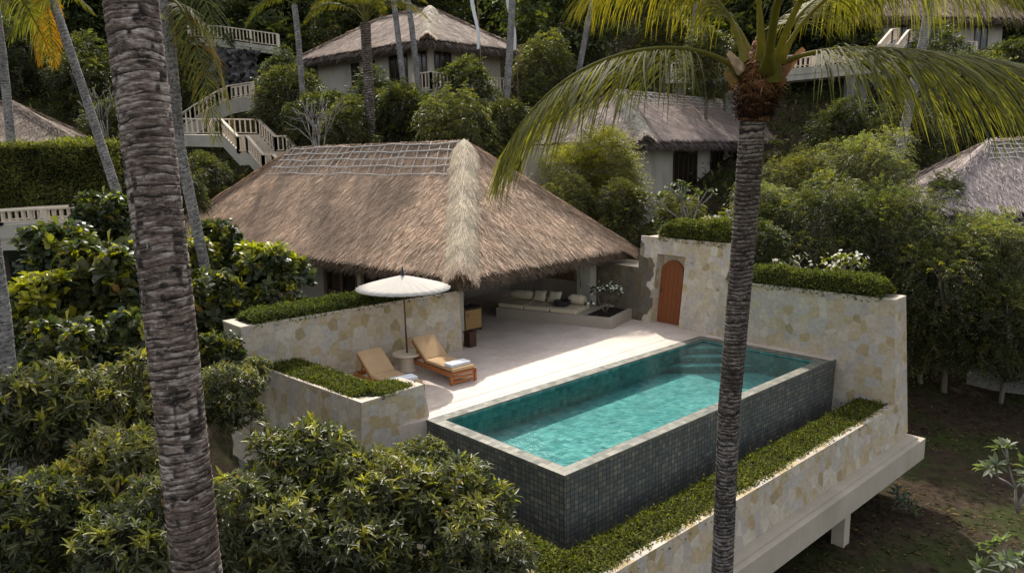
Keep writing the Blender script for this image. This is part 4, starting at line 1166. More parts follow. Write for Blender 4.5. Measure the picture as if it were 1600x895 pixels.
dwid = (qr - ql) * np.linalg.norm((D1b - D0b)[:2]); cx = dw((ql + qr) / 2, 0) - np.array([*(DD * .125), 0]); r_ = dwid * .39; hs = 2.0 - r_
prof = [(-r_, .0), (r_, .0)] + [(r_ * math.cos(a), hs + r_ * math.sin(a)) for a in np.linspace(0, math.pi, 15)]
lean = (dw(.5, Zt) - dw(.5, 0))[:2] @ DN / Zt
def dpt(x, z, s): p = cx[:2] + DD * x + DN * (s + lean * z); return (p[0], p[1], z + .004)
mb = MB(); mb.loft([dpt(x, z, .29) for x, z in prof], [dpt(x, z, .366) for x, z in prof]); door = mb.build('arched_door', MAT['door_wood'], t)
mb = MB()
for k in range(1, 5):
    x = -r_ + 2 * r_ * k / 5; top_z = hs + math.sqrt(max(0, r_ * r_ - x * x)) - .05
    mb.loft([dpt(x - .004, .03, .287), dpt(x + .004, .03, .287), dpt(x + .004, top_z, .287), dpt(x - .004, top_z, .287)], [dpt(x - .004, .03, .292), dpt(x + .004, .03, .292), dpt(x + .004, top_z, .292), dpt(x - .004, top_z, .292)])
mb.build('plank_joint', MAT['dark_wood'], door)
mb = MB(); mb.tube([dpt(-r_ + .09, .98, .28), dpt(-r_ + .09, .98, .25), dpt(-r_ + .09, 1.1, .25), dpt(-r_ + .09, 1.1, .28)], .012, 8); mb.build('handle', MAT['black'], door)
gc = ground_cover([(*(dw(.05, Zt)[:2] + DN * .6), .56, Zt), (*(dw(1.0, Zt)[:2] + DN * .6 - DD * .1), .56, Zt)], Zt, .52, 19000, .07, 24)
tag(link('planter_planting', np_mesh('planter_planting', *gc), MAT['leaf_small']), 'mounded leafy planting on top of the wall with the arched door', 'hedge', 'planting along the terrace walls')

# outer planter round the foot of the pool, on a cantilevered ledge
t = thing('cantilever_planter', sw(5, -1, -2.5), 'low flagstone planter wall on a cantilevered beige ledge below the pool', 'wall')
zt_ = -.87; sE = 10.5
lo = sw
mb = MB()
f_b = [lo(-1.75, -1.72, ZL), lo(sE, -1.72, ZL)]; f_t = [lo(-1.62, -1.6, zt_), lo(sE, -1.6, zt_)]
i_b = [lo(-1.4, -1.4, ZL), lo(sE, -1.4, ZL)]; i_t = [lo(-1.42, -1.42, zt_), lo(sE, -1.42, zt_)]
mb.loft([f_b[0], f_b[1], i_b[1], i_b[0]], [f_t[0], f_t[1], i_t[1], i_t[0]])
mb.loft([lo(-1.75, -1.72, ZL), lo(-1.75, 4.2, ZL), lo(-1.4, 4.2, ZL), lo(-1.4, -1.4, ZL)], [lo(-1.62, -1.6, zt_ - .001), lo(-1.62, 4.2, zt_ - .001), lo(-1.42, 4.2, zt_ - .001), lo(-1.42, -1.42, zt_ - .001)])
mb.build('stone_wall', MAT['flag'], t)
mb = MB()
mb.prism([p[:2] for p in (lo(-2.1, -2.06, 0), lo(10.95, -2.06, 0), lo(10.95, .6, 0), lo(10.4, 1.2, 0), lo(-.1, .0, 0), lo(-.1, 4.2, 0), lo(-2.1, 4.2, 0))], -2.34, ZL - .05)
mb.prism([p[:2] for p in (lo(-1.95, -1.93, 0), lo(10.8, -1.93, 0), lo(10.8, .5, 0), lo(10.4, 1.1, 0), lo(-.1, .0, 0), lo(-.1, 4.1, 0), lo(-1.95, 4.1, 0))], ZL - .048, ZL - .002)
mb.build('ledge', MAT['ledge'], t)
mb = MB(); mb.prism([p[:2] for p in (lo(-1.41, -1.41, 0), lo(10.4, -1.41, 0), lo(10.3, -.74, 0), lo(-.74, -.74, 0), lo(-.74, 4.1, 0), lo(-1.41, 4.1, 0))], -1.75, -1.06); mb.build('soil', MAT['soil'], t)
for s in (.3, 7.0):
    p = lo(s, -1.75, 0); mb = MB(PANG); zb = float(ground_z(p[0], p[1])) - .3
    mb.obox([p[0], p[1], (zb - 2.34) / 2], [*(PA_ * .14), 0], [*(PW * .14), 0], (0, 0, (-2.342 - zb) / 2)); mb.build('column', MAT['ledge'], t)
gc = join([ground_cover([(*lo(10.25, -1.1, 0)[:2], .4), (*lo(-1.5, -1.1, 0)[:2], .4)], -1.05, .18, 30000, .06, 25), ground_cover([(*lo(-1.1, -1.4, 0)[:2], .4), (*lo(-1.1, 3.6, 0)[:2], .4)], -1.05, .18, 13000, .06, 26)])
tag(link('planter_planting', np_mesh('planter_planting', *gc), MAT['leaf_small']), 'strip of low leafy planting at the foot of the dark tiled pool wall', 'hedge', 'planting along the terrace walls')
# ---------------------------------------------------------------- furniture on the terrace
def put(o, loc, rz, rx=0, ry=0):
    o.location = [float(v) for v in loc]; o.rotation_euler = (rx, ry, rz)

def make_lounger(label):
    t = thing('sun_lounger', (0, 0, 0), label, 'sun lounger', 'sun loungers beside the parasol')
    w = .34
    mb = MB()
    for y in (-w, w): mb.box((.0, y - .022, .2), (2.0, y + .022, .31))
    mb.box((1.98, -w + .024, .2), (2.02, w - .024, .31))
    for k in range(9): mb.box((.1 + k * .14, -w + .024, .27), (.19 + k * .14, w - .024, .295))
    for y in (-w + .05, w - .05): mb.box((1.2, y - .02, .16), (1.98, y + .02, .198))
    mb.build('frame', MAT['teak'], t, bevel=.004)
    mb = MB()
    for y in (-w - .005, w + .005): mb.box((.0, y - .03, 0), (.075, y + .03, .315))
    for z in (.03, .135, .235): mb.box((.018, -w + .027, z), (.05, w - .027, z + .065))
    mb.build('foot_panel', MAT['teak'], t, bevel=.004)
    for y in (-w, w):
        mb = MB(); mb.box((1.72, y - .045 if y < 0 else y + .023, 0), (1.79, y - .023 if y < 0 else y + .045, .31)); mb.build('leg', MAT['teak'], t, bevel=.004)
    hx, hz_, a, L = 1.24, .315, R(36), .74
    dx, dz = math.cos(a), math.sin(a)
    mb = MB()
    for y in (-w + .03, w - .03): mb.obox((hx + dx * L / 2, y, hz_ + dz * L / 2), (dx * L / 2, 0, dz * L / 2), (0, .022, 0), (-dz * .018, 0, dx * .018))
    for k in range(6):
        q = .06 + k * .125; mb.obox((hx + dx * q, 0, hz_ + dz * q), (dx * .045, 0, dz * .045), (0, w - .06, 0), (-dz * .011, 0, dx * .011))
    for y in (-w + .07, w - .07): mb.bar((hx + dx * .5, y, hz_ + dz * .5 - .02), (1.86, y, .2), .025, .03)
    mb.build('back_frame', MAT['teak'], t, bevel=.003)
    mb = MB(); mb.box((.0, -w + .01, .318), (1.24, w - .01, .405)); c = mb.build('seat_cushion', MAT['cushion'], t, bevel=.028)
    mb = MB(); o = .062
    mb.obox((hx + dx * .4 - dz * o, 0, hz_ + dz * .4 + dx * o + .005), (dx * .38, 0, dz * .38), (0, w - .012, 0), (-dz * .042, 0, dx * .042)); mb.build('back_cushion', MAT['cushion'], t, bevel=.028)
    return t

f1, f2 = gz(708.2, 602.8, 0)[:2], gz(742.6, 594.2, 0)[:2]
lax = unit(np.array([-.62, .785])); la = math.atan2(lax[1], lax[0])
fm = (f1 + f2) / 2
lo1 = make_lounger('teak sun lounger with tan cushions nearer the villa, right of the round table')
put(lo1, (*fm, 0.001), la)
lo2 = copy_tree(lo1); lo2['label'] = 'teak sun lounger with tan cushions nearer the planter, left of the round table'
dlt = gz(548.4, 552.4, .8)[:2] - gz(640.6, 531.5, .8)[:2]
dlt = dlt + np.array([.13, -.02])
put(lo2, (*(fm + dlt), 0.001), la + R(1.5))

def make_towel(label):
    t = thing('folded_towel', (0, 0, 0), label, 'towel', 'folded towels on the loungers')
    mb = MB(); mb.box((-.15, -.29, 0), (.15, .29, .024)); a = mb.build('lower_fold', MAT['towel'], t, bevel=.01)
    mb = MB(); mb.box((-.148, -.285, .026), (.152, .285, .048)); mb.build('middle_fold', MAT['towel'], t, bevel=.01)
    mb = MB(); mb.box((-.152, -.288, .05), (.148, .286, .074)); mb.build('upper_fold', MAT['towel'], t, bevel=.01)
    return t
tw = make_towel('folded white towel on the foot of the lounger nearer the villa')
put(tw, (*(fm + lax * .27), .408), la + R(3))
tw2 = copy_tree(tw); tw2['label'] = 'folded white towel on the foot of the lounger nearer the planter'
put(tw2, (*(fm + dlt + lax * .3), .408), la - R(2))

tc = gz(637.4, 579, 0)[:2]
tb = thing('side_table', [*tc, 0], 'round cream pedestal table pierced by the parasol pole, between the loungers', 'table')
mb = MB(); mb.lathe([*tc, 0], [(.04, .428), (.375, .428), (.385, .436), (.385, .468), (.375, .476), (.04, .476)], 40); mb.build('table_top', MAT['table_stone'], tb)
mb = MB(); mb.lathe([*tc, 0], [(.205, .001), (.21, .012), (.185, .05), (.175, .4), (.2, .427)], 32); mb.build('pedestal', MAT['table_stone'], tb)

um = thing('parasol', [*tc, 0], 'white round cloth parasol on a slim dark pole over the side table', 'parasol')
mb = MB(); mb.tube([[*tc, .477], [tc[0] - .012, tc[1], 1.4], [tc[0] - .025, tc[1], 2.42]], [.024, .022, .018], 12); mb.build('pole', MAT['pole'], um)
uc_ = np.array([tc[0] - .025, tc[1], 0]); NR = 28; RAD = 1.2
rings = [(0, 2.475), (.1, 2.455), (.35, 2.392), (.65, 2.312), (.95, 2.224), (1.16, 2.155)]
V, Q = [], []
nn = NR * 4
for r, z in rings:
    for k in range(nn):
        a = 2 * math.pi * k / nn; ph = (k % 4) / 4; sag = math.sin(math.pi * ph)
        rr = r * RAD / 1.16 * (1 - .022 * sag * (r / 1.16) ** 2); V.append(uc_ + [rr * math.cos(a), rr * math.sin(a), z - .014 * sag * (r / 1.16) - .02 * (r / 1.16) * math.cos(a)])
for i in range(len(rings) - 1):
    for k in range(nn): Q.append((i * nn + k, i * nn + (k + 1) % nn, (i + 1) * nn + (k + 1) % nn, (i + 1) * nn + k))
me = np_mesh('canopy', np.array(V) - _loc[um.name], Q); cn = link('canopy', me, MAT['canopy'], um)
md = cn.modifiers.new('cloth', 'SOLIDIFY'); md.thickness = .004
mb = MB()
for k in range(NR):
    a = 2 * math.pi * k / NR
    P = [uc_ + [r * RAD / 1.16 * math.cos(a) * .985, r * RAD / 1.16 * math.sin(a) * .985, z - .016 - .02 * (r / 1.16) * math.cos(a)] for r, z in rings[1:]]
    mb.tube(P, .006, 5)
mb.build('ribs', MAT['brown_wood'], um)
mb = MB(); mb.lathe(uc_, [(.05, 2.47), (.055, 2.49), (.035, 2.52), (.045, 2.545), (.03, 2.58), (.012, 2.68), (.004, 2.7)], 16); mb.build('finial', MAT['black'], um)

# ---------------------------------------------------------------- day bed with planter
P0, P1 = gz(775, 480, .33)[:2], gz(956, 498, .33)[:2]
BD = unit(P1 - P0); BN = np.array([-BD[1], BD[0]]); BN = BN if BN[1] > 0 else -BN
BL = np.linalg.norm(P1 - P0); BDp = 1.55
def bn(f, d, z): p = P0 + BD * f + BN * d; return np.array([p[0], p[1], z])
BA = math.atan2(BD[1], BD[0])
t = thing('built_in_bench', bn(BL / 2, .5, 0), 'low plastered built-in day bench under the thatched eave, ending in a planter', 'bench')
mb = MB(BA); sp = BL * .72
mb.prism([bn(0, 0, 0)[:2], bn(sp, 0, 0)[:2], bn(sp, BDp, 0)[:2], bn(0, BDp, 0)[:2]], 0.001, .33); mb.build('base', MAT['bench_plaster'], t)
mb = MB(BA)
for q in ([(sp, 0), (BL, 0), (BL, .14), (sp, .14)], [(BL - .14, .14), (BL, .14), (BL, 2.1), (BL - .14, 2.1)], [(sp, 1.96), (BL - .14, 1.96), (BL - .14, 2.1), (sp, 2.1)], [(sp + .002, .14), (sp + .12, .14), (sp + .12, 1.96), (sp + .002, 1.96)]):
    mb.prism([bn(a, b, 0)[:2] for a, b in q], .001, .332)
pb = mb.build('planter_box', MAT['bench_plaster'], t)
mb = MB(BA); mb.prism([bn(a, b, 0)[:2] for a, b in ((sp + .12, .14), (BL - .14, .14), (BL - .14, 1.96), (sp + .12, 1.96))], .02, .27); mb.build('soil', MAT['soil'], pb)
lab = ['cream seat mattress at the far end of the bench, against the back wall', 'middle cream seat mattress on the built-in bench', 'cream seat mattress on the bench beside the planter']
for k in range(3):
    x0 = .05 + (sp - .1) * k / 3; x1 = .05 + (sp - .1) * (k + 1) / 3
    mb = MB(BA); mb.obox(bn((x0 + x1) / 2, .56, .405), [*(BD * ((x1 - x0) / 2 - .012)), 0], [*(BN * .53), 0], (0, 0, .072))
    tag(mb.build('seat_mattress', MAT['sofa'], bevel=.03), lab[k], 'mattress', 'mattresses on the built-in bench')
def bolster(f0, f1, d, r, label):
    mb = MB(); n = 14; pts = [bn(f0 + (f1 - f0) * i / n, d, .48 + r) for i in range(n + 1)]
    mb.tube(pts, [r * min(1, .72 + 1.2 * min(i, n - i) / n) for i in range(n + 1)], 20)
    tag(mb.build('bolster', MAT['sofa']), label, 'bolster', 'bolsters on the built-in bench')
bolster(.08, .95, .92, .17, 'short cream bolster at the far left end of the built-in bench')
bolster(2.3, sp - .15, .92, .17, 'long cream bolster along the back of the built-in bench, right of the bowl')
def pillow(f, d, label, tilt=.5):
    n = 10; V = []; Q = []
    for sgn in (1, -1):
        for i in range(n + 1):
            for j in range(n + 1):
                a, b = 2 * i / n - 1, 2 * j / n - 1
                th = .085 * (1 - a ** 4) ** .6 * (1 - b ** 4) ** .6; pin = 1 - .06 * (1 - a * a) if 0 else 1
                x = a * .24 * (1 - .07 * (1 - b * b)); y = b * .2 * (1 - .07 * (1 - a * a)); V.append((x, sgn * th, y))
    m = (n + 1) ** 2
    for s in (0, 1):
        for i in range(n):
            for j in range(n):
                q = [s * m + i * (n + 1) + j, s * m + (i + 1) * (n + 1) + j, s * m + (i + 1) * (n + 1) + j + 1, s * m + i * (n + 1) + j + 1]
                Q.append(q if s else q[::-1])
    c = bn(f, d, .68); V = np.array(V); ct, st = math.cos(tilt), math.sin(tilt)
    W = c + V[:, :1] * [*BD, 0] + (V[:, 1:2] * ct + V[:, 2:3] * st) * np.array([*BN, 0]) + (V[:, 2:3] * ct - V[:, 1:2] * st) * np.array([0, 0, 1.0])
    o = link('pillow', np_mesh('pillow', W, Q), MAT['sofa'], smooth=True)
    tag(o, label, 'pillow', 'pillows on the built-in bench')
pillow(1.22, .86, 'cream square pillow leaning next to the short bolster')
pillow(1.78, .88, 'cream square pillow leaning just left of the dark bowl')
bc = bn(2.25, .5, .478)
bw = thing('bowl', bc, 'dark round woven bowl resting on the middle seat mattress', 'bowl')
mb = MB(); mb.lathe(bc, [(.2, .003), (.26, .05), (.28, .16), (.265, .16), (.245, .06), (.02, .03)], 28); mb.build('basket', MAT['black'], bw)
mb = MB(); mb.lathe(bc, [(.262, .1595), (.285, .165), (.29, .18), (.27, .185), (.26, .175)], 28); mb.build('rim', MAT['black'], bw)

# cabinet with things on it, by the corner post
cc = (gz(727, 521, 0)[:2] + gz(754, 515, 0)[:2]) / 2
cb = thing('cabinet', [*cc, 0], 'small rattan-front cabinet standing beside the corner post under the thatch', 'cabinet')
cd = unit(gz(754, 515, 0)[:2] - gz(727, 521, 0)[:2]); cn_ = np.array([-cd[1], cd[0]])
ch = np.linalg.norm(gz(754, 515, 0)[:2] - gz(727, 521, 0)[:2]) / 2
def cbx(mb, x0, x1, y0, y1, z0, z1):
    mb.prism([(cc + cd * a + cn_ * b) for a, b in ((x0, y0), (x1, y0), (x1, y1), (x0, y1))], z0, z1)
mb = MB(math.atan2(cd[1], cd[0])); cbx(mb, -ch, ch, .02, .5, .07, .72); cbx(mb, -ch - .03, ch + .03, -.02, .53, .722, .76)
for x in (-ch, ch - .06): 
    cbx(mb, x, x + .06, .03, .09, .001, .069)
mb.build('carcass', MAT['dark_wood'], cb)
mb = MB(math.atan2(cd[1], cd[0])); cbx(mb, -ch + .03, ch - .03, .004, .018, .1, .69); dr = mb.build('door', MAT['rattan'], cb)
mb = MB(); pr_ = cc + cd * (-ch + .12) - cn_ * .01
mb.tube([[*(pr_ + cd * .05 * math.cos(a)), .55 + .05 * math.sin(a)] for a in np.linspace(0, 2 * math.pi, 13)], .008, 6); mb.build('ring_handle', MAT['black'], dr)
tr = thing('tray', [*cc, .762], 'black tray with small cups on top of the rattan cabinet', 'tray')
mb = MB(); cbx(mb, -ch + .08, ch - .1, .1, .42, .762, .785); mb.build('plate', MAT['black'], tr)
for k, (a, b, h) in enumerate(((-.12, .2, .12), (.05, .3, .08), (.14, .18, .07))):
    mb = MB(); p = cc + cd * a + cn_ * b; mb.lathe([*p, .787], [(.035, 0), (.045, h * .5), (.03, h), (.01, h)], 12); mb.build('cup', MAT['black'], tr)
st = gz(735, 541, 0)[:2]
so = thing('stool', [*st, 0], 'small dark wooden block stool at the foot of the wall end', 'stool')
mb = MB(VA); mb.obox([*st, .205], [*(UU * .13), 0], [*(VV * .13), 0], (0, 0, .203)); mb.build('block', MAT['dark_wood'], so, bevel=.012)
mb = MB(VA); mb.obox([*st, .43], [*(UU * .145), 0], [*(VV * .145), 0], (0, 0, .02)); mb.build('seat', MAT['dark_wood'], so, bevel=.008)
# ---------------------------------------------------------------- other houses, stairs, walkways
def zat(px, py, Y): return float(at(px, py, Y)[2])

def house(name, label, F, Rr, L, ze, zr, zf, seed, doors=(), nbl=22000, wd=.05, ln=.6, cream=('F',), lattice=None, inset=1.1, gain=1.5, deep=4, roll_w=.7, e_t=None, cream_gain=1.0, pal=None):
    F, Rr, L = (np.asarray(p[:2], float) for p in (F, Rr, L))
    root = thing(name, (*((Rr + L) / 2), zf), label, 'house')
    hip_roof(root, F, Rr, L, ze, zr, nbl=nbl, seed=seed, gain=gain, cream=cream, wd=wd, ln=ln, fringe=1.0, lattice=lattice, roll_w=roll_w, e_t=e_t, cream_gain=cream_gain, pal=THATCH if pal is None else pal)
    u, v = unit(Rr - F), unit(L - F); a, b = np.linalg.norm(Rr - F), np.linalg.norm(L - F)
    def P(s, t): return F + u * s + v * t
    i = inset; th = .18
    mb = MB(math.atan2(u[1], u[0])); top = ze - .05; zb = zf - deep
    wl = [(i, i, a - i, i), (a - i, i, a - i, b - i), (a - i, b - i, i, b - i), (i, b - i, i, i)]
    mb.prism([P(i, i), P(a - i, i), P(a - i, b - i), P(i, b - i)], zb, top)
    mb.build('wall', MAT['plaster'], root)
    mb = MB(); mb.prism([P(i - .12, i - .12), P(a - i + .12, i - .12), P(a - i + .12, b - i + .12), P(i - .12, b - i + .12)], zf - .3, zf - .05); mb.build('floor_band', MAT['ledge'], root)
    for (side, c, w_, z0, z1, kind) in doors:      # side 'u': wall along F-R, 'v': wall along F-L; c from the F corner
        if side == 'u': o = P(c, i); d, n = u, -v
        else: o = P(i, c); d, n = v, -u
        mb = MB(); fw = .07
        def bx_(mb, x0, x1, za, zb_, n0, n1): mb.prism([o + d * x0 + n * n0, o + d * x1 + n * n0, o + d * x1 + n * n1, o + d * x0 + n * n1], za, zb_)
        A, B = zf + z0, zf + z1
        bx_(mb, -w_ / 2, -w_ / 2 + fw, A, B, .002, .06); bx_(mb, w_ / 2 - fw, w_ / 2, A, B, .002, .06)
        bx_(mb, -w_ / 2 + fw, w_ / 2 - fw, B - fw, B, .002, .06); bx_(mb, -w_ / 2 + fw, w_ / 2 - fw, A, A + fw, .002, .06)
        nl = max(1, int(round(w_ / .55)))
        for k in range(1, nl): x = -w_ / 2 + w_ * k / nl; bx_(mb, x - .045, x + .045, A + fw, B - fw, .002, .05)
        f = mb.build(kind, MAT['dark_wood'], root)
        mb = MB(); bx_(mb, -w_ / 2 + fw, w_ / 2 - fw, A + fw, B - fw, .004, .02); mb.build('pane', MAT['pane'], f)
    return root, P, (a, b)

def balustrade(pts, h=.8, every=.28, post=2.2, w=.07, top=(.16, .07)):
    """posts, top and foot rail, square balusters along a 3-D foot line"""
    mb = MB(); pts = [np.asarray(p, float) for p in pts]; hv = np.array([0, 0, h])
    for p, q in zip(pts[:-1], pts[1:]):
        L = np.linalg.norm(q - p)
        mb.bar(p + hv, q + hv, top[0], top[1]); mb.bar(p + [0, 0, .1], q + [0, 0, .1], .1, .05)
        n = max(1, int(L / every))
        for k in range(n):
            c = p + (q - p) * (k + .5) / n; mb.obox(c + [0, 0, h * .5 + .04], (w / 2, 0, 0), (0, w / 2, 0), (0, 0, h / 2 - .08))
        m = max(1, int(round(L / post)))
        for k in range(m + 1):
            c = p + (q - p) * k / m; mb.obox(c + [0, 0, h / 2 - .02], (.075, 0, 0), (0, .075, 0), (0, 0, h / 2))
    return mb

# upper house in the middle
Fh = at(668, 66, 45); zeh = float(Fh[2]); Rh = at(800, 72, 50.5); Rh = Fh[:2] + unit(Rh[:2] - Fh[:2]) * 8.5
vdir = unit(np.array([-(Rh - Fh[:2])[1], (Rh - Fh[:2])[0]])); Lh = Fh[:2] + vdir * 13.5
zfh = zeh - 2.35
h1, P1h, (ah, bh) = house('thatched_house', 'thatched hillside house with cream walls and a balcony, above the villa behind the middle trees', Fh, Rh, Lh, zeh + .25, zat(650, 4, 49), zfh, 31,
      doors=[('v', 1.75, .9, .0, 2.1, 'door'), ('v', 3.9, 1.7, .0, 2.1, 'door'), ('v', 6.6, .85, .35, 2.0, 'window'), ('v', 8.2, .85, .35, 2.0, 'window'), ('u', 2.2, 1.4, 0, 2.1, 'door')], gain=1.9, roll_w=.8, cream_gain=.6)
mb = MB(); bq = [P1h(-.4, -.6), P1h(ah + .8, -.6), P1h(ah + .8, 2), P1h(-.4, 2)]
mb.prism(bq, zfh - .75, zfh - .32); mb.build('balcony_slab', MAT['plaster'], h1)
balustrade([[*P1h(-.3, 1.0), zfh - .32], [*P1h(-.3, -.5), zfh - .32], [*P1h(ah + .7, -.5), zfh - .32], [*P1h(ah + .7, 2), zfh - .32]], .95).build('balustrade', MAT['railing'], h1)

# house behind the palm, right of the middle
Fm = at(1010, 226, 37.5); zem = float(Fm[2]); rdirm = unit(np.array([.64, .77])); Rm = Fm[:2] + rdirm * 26; Lm = Fm[:2] + np.array([-rdirm[1], rdirm[0]]) * 8.2
zfm = zem - 2.7
house('thatched_house', 'thatched house with dark door panels, behind the golden bushy shrub and tall palm', Fm, Rm, Lm, zem + .25, zat(974, 143, 43.2), zfm, 32,
      doors=[('u', 6.3, 2.9, .1, 2.35, 'door'), ('u', 10.4, 1.8, .35, 2.35, 'window'), ('u', 14.5, 2.0, .35, 2.35, 'window')], nbl=42000, wd=.042, lattice=(1.1, 22, 4, .022), roll_w=.75, gain=2.0, cream_gain=.5,
      pal=np.array([(.2, .155, .135), (.25, .2, .18), (.165, .13, .115), (.29, .24, .215), (.21, .165, .145)]))
GREY = np.array([(.21, .17, .155), (.26, .215, .2), (.17, .138, .125), (.31, .265, .25), (.22, .18, .165)])
# roof at the right edge
Fr_ = at(1440, 340, 29); zer = float(Fr_[2]); rr = unit(np.array([.985, -.17])); Rr_ = Fr_[:2] + rr * 11; Lr_ = Fr_[:2] + np.array([-rr[1], rr[0]]) * 7.4
house('thatched_house', 'thatched house partly out of view at the right edge, roof netted along its ridge', Fr_, Rr_, Lr_, zer + .2, zat(1560, 222, 32), zer - 2.4, 33, nbl=34000, wd=.04, cream=(), lattice=(1.2, 14, 5, .024), gain=2.1, pal=GREY)
# roof at the left edge
Fl_ = at(132, 232, 36); zel = float(Fl_[2]); ll_ = unit(np.array([-.93, -.3])); nl_ = np.array([ll_[1], -ll_[0]]); nl_ = nl_ if nl_[1] > 0 else -nl_
Ll_ = Fl_[:2] + ll_ * 13; Rl_ = Fl_[:2] + nl_ * 7.5
house('thatched_house', 'thatched house at the left edge with only its grey roof showing above the hedge', Ll_, Fl_[:2], Ll_ + nl_ * 7.5, zel + .1, zat(0, 160, 38), zel - 2.4, 34, nbl=26000, wd=.045, cream=(), gain=1.15, pal=GREY)
# house high at the top right
Ft = at(1378, 28, 57); zet = float(Ft[2]); rt = unit(np.array([.97, .2])); Rt = Ft[:2] + rt * 12.5; Lt = Ft[:2] + np.array([-rt[1], rt[0]]) * 8
zft = zet - 2.3
h5, P5, (a5, b5) = house('thatched_house', 'thatched house high at the top right, half hidden by the palm leaves', Ft, Rt, Lt, zet + .2, zet + 4.2, zft, 35, doors=[('u', 5.6, 1.5, 0, 2.0, 'door'), ('u', 2.6, 1.0, .3, 2.0, 'window'), ('u', 9.5, 1.2, .3, 2.0, 'window')], nbl=14000, wd=.06, cream=(), gain=1.8)
mb = MB(); mb.prism([P5(2.5, -.9), P5(7.5, -.9), P5(7.5, 1.2), P5(2.5, 1.2)], zft - .5, zft - .31); mb.build('balcony_slab', MAT['plaster'], h5)
balustrade([[*P5(2.6, -.8), zft - .31], [*P5(7.4, -.8), zft - .31]], .9).build('balustrade', MAT['railing'], h5)
# little roof in the far trees
Fp = at(1064, 56, 62); zp = float(Fp[2])
house('garden_pavilion', 'small thatched pavilion roof far up among dark trees, left of the tall palm', Fp, Fp[:2] + np.array([3.0, .4]), Fp[:2] + np.array([-.4, 3.0]), zp, zp + 1.7, zp - 2.2, 36, nbl=4000, wd=.07, cream=(), inset=.5, gain=1.8)

# stairs with cream balustrades, upper left
def stp(px, py, Y): return at(px, py, Y) - np.array([0, 0, .85])
wv = np.array([1.6, 1.0, 0])
foot = [stp(270, 184, 40.5), stp(345, 185, 40), stp(371, 212, 38.7), stp(386, 211, 38.4), stp(411, 240, 37.2), stp(427, 240, 36.9), stp(446, 260, 36)]
stairs = thing('staircase', foot[3] - [0, 0, 2], 'outdoor staircase with cream balustrades descending behind the left end of the villa roof', 'stairs')
mb = MB()
for p, q in zip(foot[:-1], foot[1:]):
    slab = [p, q, q + wv, p + wv]
    mb.loft([a - [0, 0, .62] for a in slab], [a - [0, 0, .02] for a in slab])
mb.build('stringer', MAT['plaster'], stairs)
mb = MB()
for p, q in zip(foot[:-1], foot[1:]):
    if abs(q[2] - p[2]) < .3: continue
    n = max(2, int(abs(q[2] - p[2]) / .16))
    for k in range(n):
        a = p + (q - p) * k / n; b = p + (q - p) * (k + 1) / n; zt = a[2] + .012
        mb.prism([(a + wv * .05)[:2], (b + wv * .05)[:2], (b + wv * .95)[:2], (a + wv * .95)[:2]], min(a[2], b[2]) - .1, zt)
mb.build('steps', MAT['railing'], stairs)
balustrade(foot).build('balustrade', MAT['railing'], stairs)
balustrade([p + wv for p in foot]).build('balustrade', MAT['railing'], stairs)

foot2 = [stp(272, 183, 46), stp(300, 165, 46.5), stp(338, 142, 47.5), stp(357, 133, 48), stp(395, 127, 49)]
wv2 = np.array([-.6, 1.5, 0])
st2 = thing('staircase', foot2[2] - [0, 0, 2], 'upper flight of cream-railed garden stairs rising to the right, behind hanging palm leaves', 'stairs')
mb = MB()
for p, q in zip(foot2[:-1], foot2[1:]):
    slab = [p, q, q + wv2, p + wv2]; mb.loft([a - [0, 0, .9] for a in slab], [a - [0, 0, .02] for a in slab])
mb.build('stringer', MAT['plaster'], st2)
balustrade(foot2).build('balustrade', MAT['railing'], st2); balustrade([p + wv2 for p in foot2]).build('balustrade', MAT['railing'], st2)

def walkway(name, label, pts, wv, slab=.8, h=.8, piers=(), pier_w=.22, cat='walkway', both=True, mat='plaster'):
    root = thing(name, pts[len(pts) // 2] - np.array([0, 0, slab]), label, cat); wv = np.asarray(wv, float)
    mb = MB()
    for p, q in zip(pts[:-1], pts[1:]):
        s = [p, q, q + wv, p + wv]; mb.loft([a - [0, 0, slab] for a in s], [a - [0, 0, .01] for a in s])
        mb.loft([a - [0, 0, slab * .55] + unit(wv) * -.05 for a in (p, q)] + [a - [0, 0, slab * .55] - unit(wv) * .004 for a in (q, p)], [a - [0, 0, slab * .47] - unit(wv) * .05 for a in (p, q)] + [a - [0, 0, slab * .47] - unit(wv) * .004 for a in (q, p)])
    mb.build('deck', MAT[mat], root)
    balustrade(pts, h).build('balustrade', MAT['railing'], root)
    if both: balustrade([p + wv for p in pts], h).build('balustrade', MAT['railing'], root)
    for f, side in piers:
        k = min(int(f), len(pts) - 2); p = pts[k] + (pts[k + 1] - pts[k]) * (f - k) + wv * side
        zb = float(ground_z(p[0], p[1])) - .4; zt = p[2] - slab + .002
        if zt - zb < .3: zb = zt - 3
        mb = MB(); mb.box((p[0] - pier_w, p[1] - pier_w, zb), (p[0] + pier_w, p[1] + pier_w, zt)); mb.build('pier', MAT['concrete'], root)
    return root

# left walkway
wl = [at(-60, 355, 25.5), at(0, 351.5, 25), at(150, 345, 24.2)]
walkway('walkway', 'raised walkway with a cream balustrade at the left edge, under the trimmed hedge', wl, (.25, 1.7, 0), .85, .46, piers=((.5, .3), (1.6, .3)))
